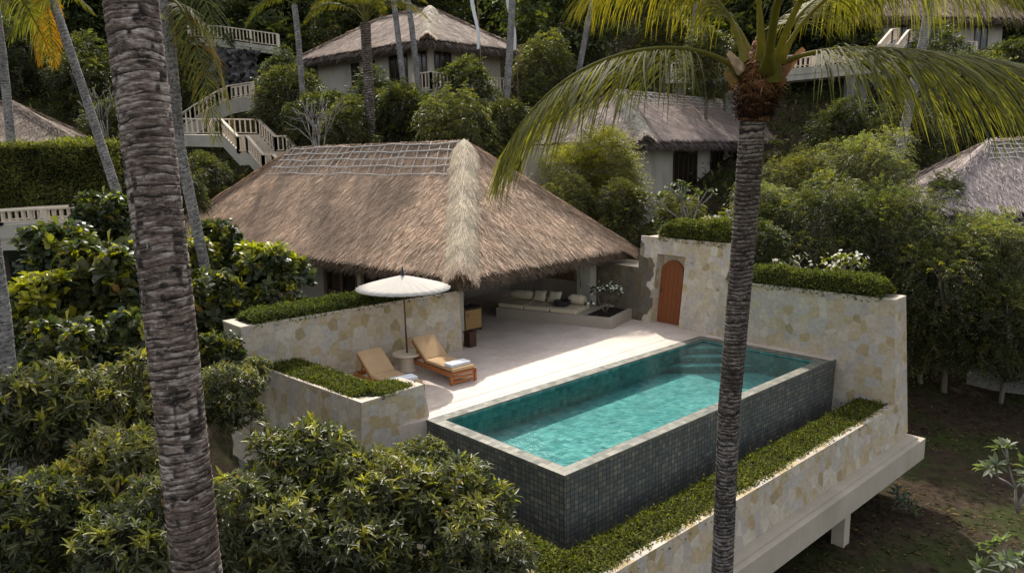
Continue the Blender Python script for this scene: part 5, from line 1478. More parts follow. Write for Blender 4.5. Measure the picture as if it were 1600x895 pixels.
# upper right walkway on tall piers
wr = [at(1040, 112, 52), at(1100, 112, 51), at(1225, 108, 48), at(1388, 92, 47)]
walkway('walkway', 'high concrete walkway on tall piers, running behind the crown of the right palm', wr, (.35, 1.9, 0), .75, .75, piers=((2.66, .2), (2.82, .8), (1.35, .6), (.4, .4)), pier_w=.24)
fs = [at(1372, 90, 47) , at(1392, 66, 49), at(1402, 64, 50)]
st3 = thing('staircase', fs[0], 'short cream-railed stair rising from the high walkway towards the top right house', 'stairs')
mb = MB(); wv3 = np.array([1.3, .5, 0])
for p, q in zip(fs[:-1], fs[1:]): mb.loft([a - [0, 0, .5] for a in (p, q, q + wv3, p + wv3)], list((p, q, q + wv3, p + wv3)))
mb.build('stringer', MAT['plaster'], st3); balustrade(fs, .75).build('balustrade', MAT['railing'], st3); balustrade([p + wv3 for p in fs], .75).build('balustrade', MAT['railing'], st3)
# top left terrace above a rock face
wt = [at(296, 58, 58), at(350, 62, 57.5), at(436, 74, 57)]
walkway('walkway', 'cream-railed terrace edge above the grey rock face, top left behind palm leaves', wt, (.2, 1.6, 0), .55, .9, both=False)
cp_ = [at(318, 66, 57.6), at(410, 72, 56.8)]
rk = np.random.default_rng(77); nx, nz = 70, 50; V = []
for i in range(nx):
    for j in range(nz):
        p = cp_[0] + (cp_[1] - cp_[0]) * (i / (nx - 1)); z = p[2] - .4 - 5.2 * j / (nz - 1)
        V.append((p[0] + (vnoise(np.array(i * .35), np.array(j * .25), 8) - .5) * .6, p[1] - .5 - j * .05 + (vnoise(np.array(i * .26), np.array(j * .3), 9) - .5) * 1.1 + (vnoise(np.array(i * .9), np.array(j * .5), 10) - .5) * .9 + (vnoise(np.array(i * 2.1), np.array(j * 1.1), 11) - .5) * .5, z))
Q = [(i * nz + j, (i + 1) * nz + j, (i + 1) * nz + j + 1, i * nz + j + 1) for i in range(nx - 1) for j in range(nz - 1)]
tag(link('rock_face', np_mesh('rock_face', V, Q), MAT['cliff']), 'rough dark grey rock face under the top left terrace, behind palm leaves', 'rock')

# concrete walkway beam on a post among the trees at the right
pb_ = at(1556, 610, 25); pbt = at(1516, 588, 25.6); pbe = at(1640, 600, 24.4)
t = thing('walkway', [pb_[0], pb_[1], pb_[2] - 2], 'shaded concrete walkway beam on a square post, under the trees at the right edge', 'walkway')
mb = MB(); bd = unit(np.array([pbe[0] - pbt[0], pbe[1] - pbt[1]])); bnn = np.array([-bd[1], bd[0]])
q0, q1 = pbt[:2] - bd * .1, pbt[:2] + bd * 5
zt = pbt[2]
mb.prism([q0, q1, q1 + bnn * 1.2, q0 + bnn * 1.2], zt - .42, zt); mb.build('beam', MAT['concrete'], t)
mb = MB(); pc_ = at(1549, 620, 25.2); zb = float(ground_z(pc_[0], pc_[1])) - .4
mb.prism([pc_[:2] + bd * a + bnn * b for a, b in ((-.22, .1), (.22, .1), (.22, .54), (-.22, .54))], zb, zt - .422); mb.build('post', MAT['concrete'], t)

# boundary wall piece, pale, left of the golden shrub
gw0, gw1 = at(822, 232, 33), at(878, 222, 34.5)
t = thing('garden_wall', [*gw0[:2], 3], 'pale rendered wall end showing left of the golden shrub, behind the villa roof', 'wall')
mb = MB(); gd = unit((gw1 - gw0)[:2]); gn = np.array([-gd[1], gd[0]])
mb.prism([gw0[:2], gw1[:2], gw1[:2] + gn * .3, gw0[:2] + gn * .3], gw0[2] - 4.5, gw0[2]); mb.build('rendered_wall', MAT['plaster'], t)
mb = MB(); mb.prism([gw0[:2] - gn * .05 - gd * .05, gw1[:2] - gn * .05, gw1[:2] + gn * .35, gw0[:2] + gn * .35 - gd * .05], gw0[2] + .002, gw0[2] + .1); mb.build('capping', MAT['ledge'], t)
# the two tall white banners by the upper house
def banner(px0, py0, px1, py1, Y, label):
    a, b = at(px0, py0, Y), at(px1, py1, Y)
    t = thing('banner', [b[0], b[1], b[2] - 3], label, 'banner', 'white banners near the upper house')
    tip = a + [0, 0, 3.0]; pt = [[b[0] + .15, b[1], b[2] - 3], [b[0] + .12, b[1], b[2]], [a[0] + .12, a[1], a[2] + 1], [tip[0] - .1, tip[1], tip[2] + .8], [tip[0] - .5, tip[1], tip[2] + 1.0]]
    mb = MB(); mb.tube(pt, [.035, .03, .024, .014, .008], 8); mb.build('pole', MAT['pale_twig'] if 0 else MAT['brown_wood'], t)
    n = 30; V = []
    for k in range(n + 1):
        f = k / n; c = tip * (1 - f) + b * f; wv_ = .26 * (1 - .5 * f); sx = .12 * math.sin(f * 9)
        V += [c + [sx - wv_, .05 * math.sin(f * 14), 0], c + [sx + .02, .08 * math.sin(f * 11 + 1), 0]]
    Q = [(2 * k, 2 * k + 1, 2 * k + 3, 2 * k + 2) for k in range(n)]
    me = np_mesh('cloth', np.array(V) - _loc[t.name], Q); link('cloth', me, MAT['cloth_white'], t)
banner(741, 0, 747, 77, 43, 'tall white cloth banner hanging in front of the right side of the upper house')
banner(795, 0, 804, 78, 43, 'tall white cloth banner beside the thin palm trunk, right of the upper house')
# ---------------------------------------------------------------- trees and shrubs
build_protos()
def T(key, px, py, Y, hp, label, name='tree', cat='tree', group='trees on the hillside', sz=1.0, **k):
    return plant(key, px, py, Y, hp, name, label, cat, group, sz=sz, **k)
SH = dict(name='shrub', cat='shrub', group='shrubs round the villa', parts=('stem', 'foliage'))
# slope below the upper house
T('bushy0', 452, 152, 42, 52, 'dense dark bushy tree right of the upper stair flight')
T('droopy0', 505, 180, 39, 52, 'olive leafy tree below the left end of the upper house wall')
T('bushy1', 545, 205, 36, 50, 'low dark tree just above the left half of the villa ridge')
T('droopy0', 640, 178, 39, 62, 'broad olive tree under the front corner of the upper house')
T('droopy1', 715, 205, 36, 62, 'light leafy tree just above the right end of the villa ridge')
T('bushy1', 730, 140, 42, 48, 'rounded tree in front of the upper house balcony')
T('bushy0', 795, 195, 38, 42, 'dark tree right of the villa ridge, under the hanging palm leaf')
T('droopy1', 850, 105, 49, 46, 'sunlit light green tree right of the two white banners')
T('bushy2', 835, 175, 47, 46, 'dark tree between the white banners and the golden shrub')
T('bushy2', 590, 150, 42, 40, 'small dark tree against the upper house wall, behind the slim palm')
T('bushy2', 485, 222, 40, 30, 'dark low tree right of the foot of the cream stairs')
# around the middle house
plant('golden', 928, 268, 31.5, 80, 'bushy_shrub', 'large golden-green feathery shrub left of the house behind the palm', 'shrub', rot=1.0, sz=.82, parts=('stem', 'foliage'))
T('droopy1', 890, 322, 28.5, 48, 'light green shrubby tree close behind the right slope of the villa roof', **{})
T('bushy1', 975, 335, 27.5, 52, 'dark shrubby tree behind the roof corner beside the arched-door wall')
T('droopy1', 1065, 345, 29, 42, 'pale green tree in front of the middle house wall, above the arched-door wall')
T('feathery2', 1190, 325, 29, 52, 'pale feathery tree behind the right palm trunk')
T('feathery0', 1268, 280, 33, 62, 'yellow-tipped feathery tree right of the middle house')
T('feathery2', 1350, 270, 31, 78, 'pale feathery tree below the high walkway piers')
T('feathery1', 1270, 345, 27.5, 92, 'dark feathery tree behind the flowering bush on the far wall')
T('feathery0', 1395, 355, 27, 92, 'olive feathery tree in front of the netted roof at the right')
T('feathery1', 1490, 425, 25, 105, 'large dark feathery tree right of the far pool wall')
T('feathery2', 1570, 400, 25.5, 84, 'lighter feathery tree below the right-edge roof')
T('feathery1', 1450, 505, 25.5, 78, 'dark low-hanging tree just beyond the end of the far pool wall')
T('feathery1', 1570, 510, 24.5, 90, 'dark tree hanging over the shaded concrete walkway beam')
T('bushy0', 1180, 390, 26, 52, 'dark tree behind the step between the two far walls')
T('bushy2', 1475, 300, 30, 30, 'small dark tree at the corner of the netted roof')
T('bushy1', 1318, 205, 42, 48, 'dark tree under the high walkway, left of its piers')
T('bushy2', 1420, 215, 40, 60, 'dark tree under the high walkway, right of its piers')
T('bushy0', 1520, 150, 44, 70, 'dark tree below the top right house')
T('bushy2', 1450, 110, 50, 60, 'bushy tree beside the short stair near the top right house')
T('droopy0', 1575, 105, 50, 55, 'olive tree at the top right edge under the palm leaf')
T('bushy1', 1040, 60, 57, 45, 'dark tree beside the small far pavilion')
T('bushy1', 1105, 92, 46.5, 46, 'dark tree hiding the left part of the high walkway, behind the palm crown')
# left slope
T('bushy0', 35, 90, 50, 62, 'dark tree above the left-edge roof')
T('bushy2', 130, 125, 48, 60, 'dark tree behind the slim leaning palm at the left')
T('bushy1', 168, 195, 40, 36, 'small dark tree behind the thick foreground trunk')
T('bushy1', 322, 275, 36, 36, 'dark tree under the landing of the cream stairs')
T('droopy0', 366, 290, 38, 22, 'olive low tree at the left end of the villa roof, below the stairs')
T('bushy2', 265, 130, 48, 50, 'dark tree left of the upper stair flight')
T('bushy2', 440, 110, 46, 30, 'dark tree at the left end of the upper house roof')
# broad-leaved shrubs left of the villa
T('broad1', 420, 430, 20, 62, 'sunlit yellow-tipped broad-leaved shrub beside the left roof eave', **SH)
T('broad0', 338, 385, 21.5, 44, 'dark broad-leaved shrub right of the leaning grey palm', **SH)
T('broad0', 165, 345, 22.5, 48, 'dark broad-leaved shrub in front of the end of the left walkway', **SH)
T('broad0', 95, 410, 19.5, 66, 'dark broad-leaved shrub under the left walkway', **SH)
T('broad0', 175, 450, 18, 82, 'large broad-leaved shrub left of the thick foreground trunk', **SH)
T('broad1', 65, 480, 17, 66, 'broad-leaved shrub with a few yellow leaves at the left edge', **SH)
T('broad0', 330, 480, 18.5, 62, 'dark broad-leaved shrub right of the thick foreground trunk', **SH)
T('broad0', 425, 480, 19.2, 46, 'dark broad-leaved shrub at the end of the planter wall behind the loungers', **SH)
T('broad1', 300, 415, 20.5, 50, 'broad-leaved shrub between the thick trunk and the leaning grey palm', **SH)
T('broad0', 240, 545, 15.5, 74, 'shaded broad-leaved shrub just behind the thick foreground trunk', **SH)
T('broad0', 110, 560, 14.5, 70, 'shaded broad-leaved shrub above the near leafy shrubs', **SH)
T('broad0', 340, 560, 16, 44, 'shaded broad-leaved shrub at the left end of the terrace walls', **SH)
# near lance-leaved shrubs
T('lance0', 75, 665, 11, 125, 'leafy near shrub at the left edge, below the broad-leaved shrubs', **SH)
T('lance1', 195, 640, 11.5, 92, 'leafy near shrub behind the lower thick trunk', **SH)
T('lance2', 165, 745, 9.6, 112, 'leafy near shrub with a yellow top, left of the lower thick trunk', **SH)
T('lance0', 45, 830, 8.5, 120, 'leafy near shrub in the bottom left corner', **SH)
T('lance1', 210, 865, 8.4, 115, 'leafy near shrub at the bottom, left of the thick trunk foot', **SH)
T('lance1', 352, 625, 13, 64, 'upright leafy shrub left of the L-shaped planter wall', **SH)
T('lance0', 480, 750, 10.4, 118, 'rounded leafy shrub in front of the L-shaped planter wall', **SH)
T('lance2', 590, 770, 10.2, 112, 'yellow-tipped leafy shrub in front of the pool corner', **SH)
T('lance2', 700, 800, 10, 118, 'leafy shrub covering the lower left of the tiled pool wall', **SH)
T('lance1', 405, 835, 9.2, 112, 'leafy near shrub at the bottom, right of the thick trunk', **SH)
T('lance0', 560, 875, 9.2, 112, 'leafy near shrub at the bottom middle', **SH)
T('lance1', 745, 885, 9.4, 92, 'low leafy shrub at the bottom, left of the outer planter corner', **SH)
T('lance2', 655, 715, 11.2, 52, 'small leafy shrub rising against the tiled pool wall', **SH)
T('lance2', 395, 575, 14.6, 26, 'little leafy shrub against the left end of the planter wall', **SH)

# trimmed hedges
def box_hedge(name, label, a, b, w, z0, z1, n, seed):
    rg = np.random.default_rng(seed); a, b = np.asarray(a[:2]), np.asarray(b[:2]); d = unit(b - a); nn = np.array([-d[1], d[0]]); L = np.linalg.norm(b - a)
    s = rg.uniform(0, L, n); tp = rg.random(n) < .4
    y = np.where(tp, rg.uniform(-w, w, n), -w * np.sign(nn[1])); z = np.where(tp, z1, rg.uniform(z0, z1, n))
    lum = vnoise(s * 1.2 + 4, z * 1.4 + y, seed) - .5
    P = np.concatenate([a + d * s[:, None] + nn * (y + np.where(tp, 0, -.25 * np.sign(nn[1]) * lum))[:, None], (z + np.where(tp, lum * .3, 0))[:, None]], 1) + rg.normal(0, .07, (n, 3))
    O = np.where(tp[:, None], [[0, 0, 1.0]], np.array([[*(-nn * np.sign(nn[1])), .3]]))
    D = unit(O * .5 + rg.normal(0, .6, (n, 3)))
    pal = np.array([(.04, .045, .014), (.055, .058, .016), (.075, .072, .018), (.03, .036, .014), (.1, .09, .018)])
    c = pal[rg.integers(0, 5, n)] * (rg.uniform(.7, 1.3, n) * (1.15 + 1.0 * lum) * np.where(tp, 2.4, 1.35))[:, None]  # top leaves tinted brighter than the front: sunlight put into their colour
    lf = leaves(P, D, O + .01, rg.uniform(.09, .16, n), rg.uniform(.04, .07, n), c, 'diamond')
    mb = [(a + d * .4 - nn * (w - .12)), (b - d * .4 - nn * (w - .12)), (b - d * .4 + nn * (w - .12)), (a + d * .4 + nn * (w - .12))]
    V = np.array([[*p, z0 - 3] for p in mb] + [[*p, z1 - .1] for p in mb]); Q = np.array([(0, 1, 5, 4), (1, 2, 6, 5), (2, 3, 7, 6), (3, 0, 4, 7), (4, 5, 6, 7)])
    data = join([lf, (V, Q, np.zeros((0, 3), int), np.tile([(.012, .014, .006)], (8, 1)))])
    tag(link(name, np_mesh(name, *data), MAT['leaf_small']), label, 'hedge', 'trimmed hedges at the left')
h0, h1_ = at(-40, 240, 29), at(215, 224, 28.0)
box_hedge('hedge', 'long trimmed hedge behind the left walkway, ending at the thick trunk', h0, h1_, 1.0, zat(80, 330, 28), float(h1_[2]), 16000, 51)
T('droopy0', 282, 285, 31, 36, 'olive low tree between the thick trunk and the left end of the villa roof')

# frangipani and other loose flowering plants
FR_PAL = [(.05, .065, .03), (.07, .085, .04), (.1, .11, .05)]
PALE = [(.19, .21, .14), (.24, .26, .18), (.14, .165, .1)]
YEL = [(.2, .2, .03), (.26, .24, .035), (.13, .14, .03)]
r_g = np.random.default_rng(61)
mb, lf, fl = rosette_shrub('a', r_g, 5, 1.2, .17, .07, 12, YEL, 60); b = T0[:2] * .33 + T1[:2] * .67 + RN * 1.25
place_rosette('flowering_shrub', [*b, 1.25], mb, lf, fl, 'white-flowering shrub with yellow-green leaves behind the planting on the far pool wall', 'shrub', s=1.05)
mb, lf, fl = rosette_shrub('b', r_g, 3, 1.1, .14, .05, 7, FR_PAL, 34); b = T0[:2] * .68 + T1[:2] * .32 + RN * 1.3
place_rosette('flowering_shrub', [*b, 1.3], mb, lf, fl, 'sparse white-flowering shrub behind the far pool wall, close to the palm trunk', 'shrub', s=1.0)
mb, lf, fl = rosette_shrub('c', r_g, 5, 1.0, .15, .065, 12, YEL, 22); b = dw(.5, Zt)[:2] + DN * 1.5
place_rosette('flowering_shrub', [*b, Zt - .2], mb, lf, fl, 'yellow-green shrub rising behind the planting on the arched-door wall', 'shrub', s=1.1)
mb, lf, fl = rosette_shrub('d', r_g, 5, 1.15, .15, .055, 10, [(.03, .04, .02), (.05, .055, .02)], 60, bark='twig'); b = bn(sp + (BL - sp) * .5, .9, 0)[:2]
place_rosette('flowering_shrub', [*b, .26], mb, lf, fl, 'small white-flowering shrub growing in the planter at the end of the bench', 'shrub', bark='twig', s=.82)
mb, lf, fl = rosette_shrub('e', r_g, 7, 2.4, .09, .03, 2, YEL, 0, stem_r=.028); p = at(500, 246, 33)
place_rosette('bare_frangipani', [*p[:2], p[2] - .2], mb, lf, fl, 'bare pale-branched frangipani just above the villa ridge, right of the stairs', 'tree', s=1.15)
mb, lf, fl = rosette_shrub('f', r_g, 6, 2.4, .09, .03, 2, YEL, 0, stem_r=.028); p = at(165, 180, 33)
place_rosette('bare_frangipani', [*p[:2], p[2] - 1.2], mb, lf, fl, 'bare pale-branched frangipani beside the thick trunk, above the hedge', 'tree', s=1.0)
mb, lf, fl = rosette_shrub('g', r_g, 4, 2.2, .26, .075, 9, FR_PAL, 26, stem_r=.045); p = at(1085, 345, 27.5)
place_rosette('frangipani', [*p[:2], p[2] - 1.0], mb, lf, fl, 'frangipani with a few white flowers above the arched-door wall, left of the palm trunk', 'tree', s=1.1)
for k, (px, py, Y, s_, lab) in enumerate(((1590, 722, 12.5, 1.0, 'pale-leaved frangipani at the right edge, beside the ledge end'), (1582, 884, 11.5, 1.05, 'pale-leaved frangipani in the bottom right corner'))):
    mb, lf, fl = rosette_shrub('h', np.random.default_rng(70 + k), 2, 1.1, .27, .085, 10, PALE, 0, stem_r=.028); p = at(px, py, Y)
    place_rosette('frangipani', [p[0] + .1, p[1], p[2] - .95], mb, lf, None, lab, 'shrub', s=s_)
for k, (px, py, lab) in enumerate(((800, 0, ''),) * 0): pass
mb, lf, fl = rosette_shrub('j', np.random.default_rng(80), 2, .7, .34, .06, 5, [(.1, .12, .1), (.14, .16, .13)], 0, stem_r=.02); p = gz(1385, 868, -4.4)
place_rosette('seedling', [p[0], p[1], float(ground_z(p[0], p[1])) + .02], mb, lf, None, 'small spiky seedling on the bare ground below the ledge', 'plant', bark='twig', s=.8)

# ---------------------------------------------------------------- undergrowth and far wood (uncountable)
rg = np.random.default_rng(90)
Vc, qc, tc_, cc_ = spray_data(rg, make_lobes(rg, 10, 2.6, 2.6, 2.6, skirt=5), 600, 7, .42, .17, 'diamond', DARK, .9, .5, young=.06)
parts = []
for k in range(150):
    x = rg.uniform(-62, 62); y = rg.uniform(58, 112)
    if abs(x) > y * .78: continue
    z = float(ground_z(x, y)); s = rg.uniform(.8, 1.7); a = rg.uniform(0, 6.28); ca, sa = math.cos(a), math.sin(a)
    W = np.stack([Vc[:, 0] * ca - Vc[:, 1] * sa, Vc[:, 0] * sa + Vc[:, 1] * ca, Vc[:, 2]], 1) * s + [x, y, z + rg.uniform(1.0, 5.5) * s]
    parts.append((W, qc, tc_, cc_ * rg.uniform(.9, 2.0)))
tag(link('far_wood', np_mesh('far_wood', *join(parts)), MAT['leaf_small']), 'dark far wood closing off the top of the hillside', 'wood', kind='stuff')
n = 60000
y = rg.uniform(15, 75, n); x = rg.uniform(-.8, .8, n) * (y + 6)
u_ = (np.stack([x, y], 1) - F0[:2]) @ UU; v_ = (np.stack([x, y], 1) - F0[:2]) @ VV
ok = ~((u_ > -7) & (u_ < 12) & (v_ > -9) & (v_ < 21))
ok &= (vnoise(x * .16 + 70, y * .16, 14) + .35 * (y > 30) + .25 * (x < 0) > .5) & ~((x > 4) & (y < 24))
x, y = x[ok], y[ok]; n = len(x); z = ground_z(x, y)
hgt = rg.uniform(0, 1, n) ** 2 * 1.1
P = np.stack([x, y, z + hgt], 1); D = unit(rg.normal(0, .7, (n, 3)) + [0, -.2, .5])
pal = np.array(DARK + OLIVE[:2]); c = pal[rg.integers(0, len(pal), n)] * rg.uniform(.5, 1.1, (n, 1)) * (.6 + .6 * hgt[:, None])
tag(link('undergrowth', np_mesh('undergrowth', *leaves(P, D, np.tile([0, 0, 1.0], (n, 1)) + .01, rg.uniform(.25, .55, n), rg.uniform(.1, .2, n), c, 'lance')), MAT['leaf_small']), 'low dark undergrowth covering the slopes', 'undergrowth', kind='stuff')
n = 34000                                     # leaf litter on the bare ground at the right
x = rg.uniform(3, 26, n); y = rg.uniform(9, 33, n); z = ground_z(x, y)
ok = vnoise(x * .5 + 9, y * .5, 15) + rg.random(n) * .5 > .55; x, y, z = x[ok], y[ok], z[ok]; n = len(x)
pal = np.array([(.1, .06, .03), (.16, .1, .045), (.06, .04, .022), (.2, .14, .05), (.045, .05, .018), (.05, .06, .02)])
P = np.stack([x, y, z + .015], 1); D = unit(rg.normal(0, 1, (n, 3)) * [1, 1, .25])
tag(link('leaf_litter', np_mesh('leaf_litter', *leaves(P, D, np.tile([0, 0, 1.0], (n, 1)) + rg.normal(0, .3, (n, 3)), rg.uniform(.06, .2, n), rg.uniform(.03, .07, n), pal[rg.integers(0, 6, n)] * rg.uniform(.6, 1.2, (n, 1)), 'diamond')), MAT['leaf_small']), 'fallen leaves and small weeds on the bare ground at the right', 'leaf litter', kind='stuff')
# ---------------------------------------------------------------- coconut palms
GREEN = (.135, .135, .034); GRN2 = (.11, .118, .04); YELL = (.2, .185, .02)
FP = []
for k, (P, nl, Lm, dr, col) in enumerate((
    ([(0, 0, 0), (1.1, 0, 1.25), (2.6, 0, 1.35), (3.7, 0, -.2)], 70, .85, .22, GREEN),
    ([(0, 0, 0), (1.0, 0, .6), (2.2, 0, .2), (2.9, 0, -1.5)], 66, .8, .26, GRN2),
    ([(0, 0, 0), (.55, 0, .1), (1.0, 0, -1.0), (1.15, 0, -2.9)], 66, .75, .2, GREEN),
    ([(0, 0, 0), (.3, 0, -.2), (.5, 0, -1.2), (.55, 0, -2.7)], 60, .6, .25, (.42, .2, .015)))):
    d = frond_data(P, int(nl * 1.2), Lm * 1.1, dr * 1.2, 300 + k, col, dead=.15 if k == 2 else 0, wid=.024)
    me = np_mesh('frond', *d); me.materials.append(MAT['frond']); FP.append(me)

def crown_of(root, c, fronds, s=1.0):
    """fronds: (prototype, azimuth, lean) round the crown point c (local to root)"""
    for (k, az, lean) in fronds:
        o = bpy.data.objects.new('frond', FP[k]); COL.objects.link(o); o.parent = root
        o.location = [float(q) for q in c]; o.rotation_euler = (0, -lean, az); o.scale = (s, s, s)

def palm(label, pts, rad, seed, style, fronds=(), s=1.0, ring=.1, na=20, nzm=25, rough=1.0, heart=True, group='coconut palms'):
    pts = [np.asarray(p, float) for p in pts]; root = thing('coconut_palm', pts[0], label, 'palm', group)
    d = palm_trunk(pts, rad, seed, ring, na, nzm, style, rough)
    link('trunk', np_mesh('trunk', d[0] - pts[0], d[1], d[2], d[3]), MAT['bark'], root, smooth=True)
    c = pts[-1] - pts[0]
    if fronds: crown_of(root, c, fronds, s)
    return root

def std_crown(seed, n=12, hang=2):
    rg = np.random.default_rng(seed); out = []
    for k in range(n):
        az = 2 * math.pi * k / n + rg.uniform(-.25, .25)
        out.append((int(rg.integers(0, 2)), az, rg.uniform(-.35, .75)))
    for k in range(hang): out.append((2, rg.uniform(0, 6.28), 0))
    return out

rg0 = np.random.default_rng(5)
# thick foreground trunk at the left
a, b, c = at(309, 900, 3.95), at(262, 470, 4.1), at(203, -10, 4.3)
up = unit(c - b); low = unit(a - b)
palm('thick ringed brown palm trunk in the left foreground, its crown out of view', [a + low * 5.5, a, b, c, c + up * 3.6], [.15, .134, .131, .14, .13], 401, 'brown', [(0, k * .52, rg0.uniform(.2, .9)) for k in range(12)], s=1.2, ring=.046, na=130, nzm=320, rough=.6)

# dark trunk of the right palm, with its crown in view
YR = 8.6
pr_ = [at(1128, 900, YR), at(1139, 640, YR), at(1160, 400, YR), at(1176, 190, YR), at(1184, 120, YR)]
lowr = unit(pr_[0] - pr_[1])
rp = thing('coconut_palm', pr_[0] + lowr * 5, 'dark slender palm in front of the pool, its full crown in view at the top', 'palm', 'coconut palms')
d = palm_trunk([pr_[0] + lowr * 5] + pr_[:-1], [.16, .142, .134, .126, .132, .14], 402, .05, 110, 190, 'dark', .75)
link('trunk', np_mesh('trunk', d[0] - _loc[rp.name], *d[1:]), MAT['bark'], rp, smooth=True)
# fibrous heart of the crown
rg = np.random.default_rng(410); hb, ht = at(1178, 182, YR), at(1190, 95, YR)
d1 = palm_trunk([hb - [0, 0, .05], hb * .6 + ht * .4, ht, ht + [0.02, 0, .25]], [.16, .225, .18, .09], 411, .12, 48, 110, 'brown', 2.2)
d1 = (*d1[:3], d1[3] * np.array([1.0, .62, .42]))
n = 3600; f = rg.random(n); az = rg.uniform(0, 6.28, n); cpt = hb + (ht - hb) * f[:, None]; rad_ = np.interp(f, [0, .4, 1], [.16, .23, .17])
Pp = cpt + np.stack([np.cos(az), np.sin(az), np.zeros(n)], 1) * rad_[:, None] * rg.uniform(.85, 1.1, (n, 1)); Dd = unit(np.stack([np.cos(az), np.sin(az), np.zeros(n)], 1) * rg.uniform(.1, .7, (n, 1)) + rg.normal(0, .35, (n, 3)) + [0, 0, -.25])
pal = np.array([(.3, .14, .05), (.2, .09, .035), (.12, .06, .03), (.42, .24, .1), (.06, .035, .02)])
d2 = leaves(Pp, Dd, np.stack([np.cos(az), np.sin(az), np.ones(n)], 1), rg.uniform(.05, .15, n), rg.uniform(.006, .018, n), pal[rg.integers(0, 5, n)] * np.interp(f, [0, .4, .55, 1], [.12, .22, .9, .95])[:, None], 'diamond')
V, q, t_, c_ = join([d1, d2]); link('fibre_heart', np_mesh('fibre_heart', V - _loc[rp.name], q, t_, c_), MAT['thatch'], rp)

def own_frond(pix, nl, Lm, dr, seed, col, start=.25, wid=.036, rr=.04, stalk=(.2, .185, .04), side=(1, -1), dead=0, hang=.15):
    """pix: four (px, py, distance) points, midrib passes first and last"""
    P = [at(*p) for p in pix]
    # turn interpolated middle points into Bezier handles
    B1 = (-5 * P[0] + 18 * P[1] - 9 * P[2] + 2 * P[3]) / 6; B2 = (2 * P[0] - 9 * P[1] + 18 * P[2] - 5 * P[3]) / 6
    V, q, t_, c_ = frond_data([P[0], B1, B2, P[3]], nl, Lm, dr, seed, col, dead, start, wid, side, rr, stalk, hang=hang)
    link('frond', np_mesh('frond', V - _loc[rp.name], q, t_, c_), MAT['frond'], rp)
YC = YR
G1, G2, G3 = (.135, .132, .034), (.11, .115, .042), (.17, .16, .03)
own_frond([(1160, 120, YC), (1060, 76, YC - .3), (905, 112, YC - .55), (778, 262, YC - .7)], 130, 1.4, .15, 421, G1, .28, .016, hang=.5)
own_frond([(1205, 118, YC), (1285, 80, YC - .4), (1440, 80, YC - .9), (1640, 112, YC - 1.3)], 150, 1.85, .3, 422, G2, .31, .016, hang=.2)
own_frond([(1168, 100, YC), (1148, 45, YC + .2), (1110, -10, YC + .3), (1000, -85, YC + .3)], 90, 1.1, .4, 423, G1, .42, .017, .05, (.22, .2, .04))
own_frond([(1190, 100, YC - .1), (1187, 20, YC - .3), (1165, -80, YC - .3), (1090, -190, YC - .2)], 80, 1.0, .3, 424, G2, .5, .017, .045, (.2, .19, .04))
own_frond([(1208, 125, YC - .2), (1232, 40, YC - .5), (1300, -60, YC - .9), (1440, -130, YC - 1.3)], 90, 1.2, .4, 425, G1, .45, .017, .055, (.2, .19, .035))
own_frond([(1212, 100, YC + .1), (1240, 35, YC + .5), (1290, -5, YC + .9), (1345, 20, YC + 1.3)], 84, .85, .45, 426, G3, .3, .017, .04)
own_frond([(1214, 108, YC), (1290, 0, YC - .2), (1410, -48, YC - .2), (1560, -20, YC - .1)], 90, 1.2, .42, 428, G2, .4, .017)
own_frond([(1175, 105, YC + .1), (1120, 10, YC + .6), (1020, -35, YC + 1.0), (930, -10, YC + 1.4)], 84, 1.1, .45, 429, G3, .4, .017)
own_frond([(1200, 110, YC - .25), (1210, 30, YC - .9), (1230, -60, YC - 1.5), (1250, -110, YC - 2.2)], 70, .9, .3, 430, G2, .55, .017, .05)
# cut old leaf bases
for k, (x0, y0, x1, y1, dy) in enumerate(((1215, 122, 1256, 76, -.1), (1160, 112, 1138, 82, -.1), (1150, 130, 1132, 112, 0.0), (1210, 135, 1228, 122, -.15))):
    a, b = at(x0, y0, YC + dy), at(x1, y1, YC + dy - .1); s_ = unit(np.cross(b - a, (0, 1.0, 0))); V = []
    for f in np.linspace(0, 1, 7): V += [a + (b - a) * f + s_ * (.07 * (1 - .6 * f)), a + (b - a) * f + np.array([0, -.05 * (1 - f), 0]), a + (b - a) * f - s_ * (.07 * (1 - .6 * f))]
    Q = [(3 * i + j, 3 * i + j + 1, 3 * i + j + 4, 3 * i + j + 3) for i in range(6) for j in range(2)]
    V = np.array(V); link('leaf_base', np_mesh('leaf_base', V - _loc[rp.name], Q, None, np.tile([[(.3, .16, .08), (.42, .3, .2), (.2, .13, .05), (.24, .12, .06)][k]], (len(V), 1)) * rg.uniform(.7, 1.2, (len(V), 1))), MAT['thatch'], rp)

# leaning grey palm right behind the thick trunk, leaves hanging from the top left
YG = 19.5
g0, g1, g2, g3 = at(333, 480, YG + .2), at(308, 360, YG), at(280, 230, YG), at(264, 60, YG)
palm('leaning grey palm just right of the thick trunk, its leaves hanging from above', [g0 + unit(g0 - g1) * 5, g0, g1, g2, g3, g3 + [0, 0, .9]], [.165, .14, .13, .135, .15, .145], 403, 'grey',
     [(0, -.15, .2), (1, 3.2, .25), (2, -.5, 0), (2, .3, 0), (1, -.9, .1), (0, 1.6, .3), (0, 2.4, .6), (0, .1, .75), (0, -2.2, .7)], s=1.2, ring=.13, na=48, nzm=40)
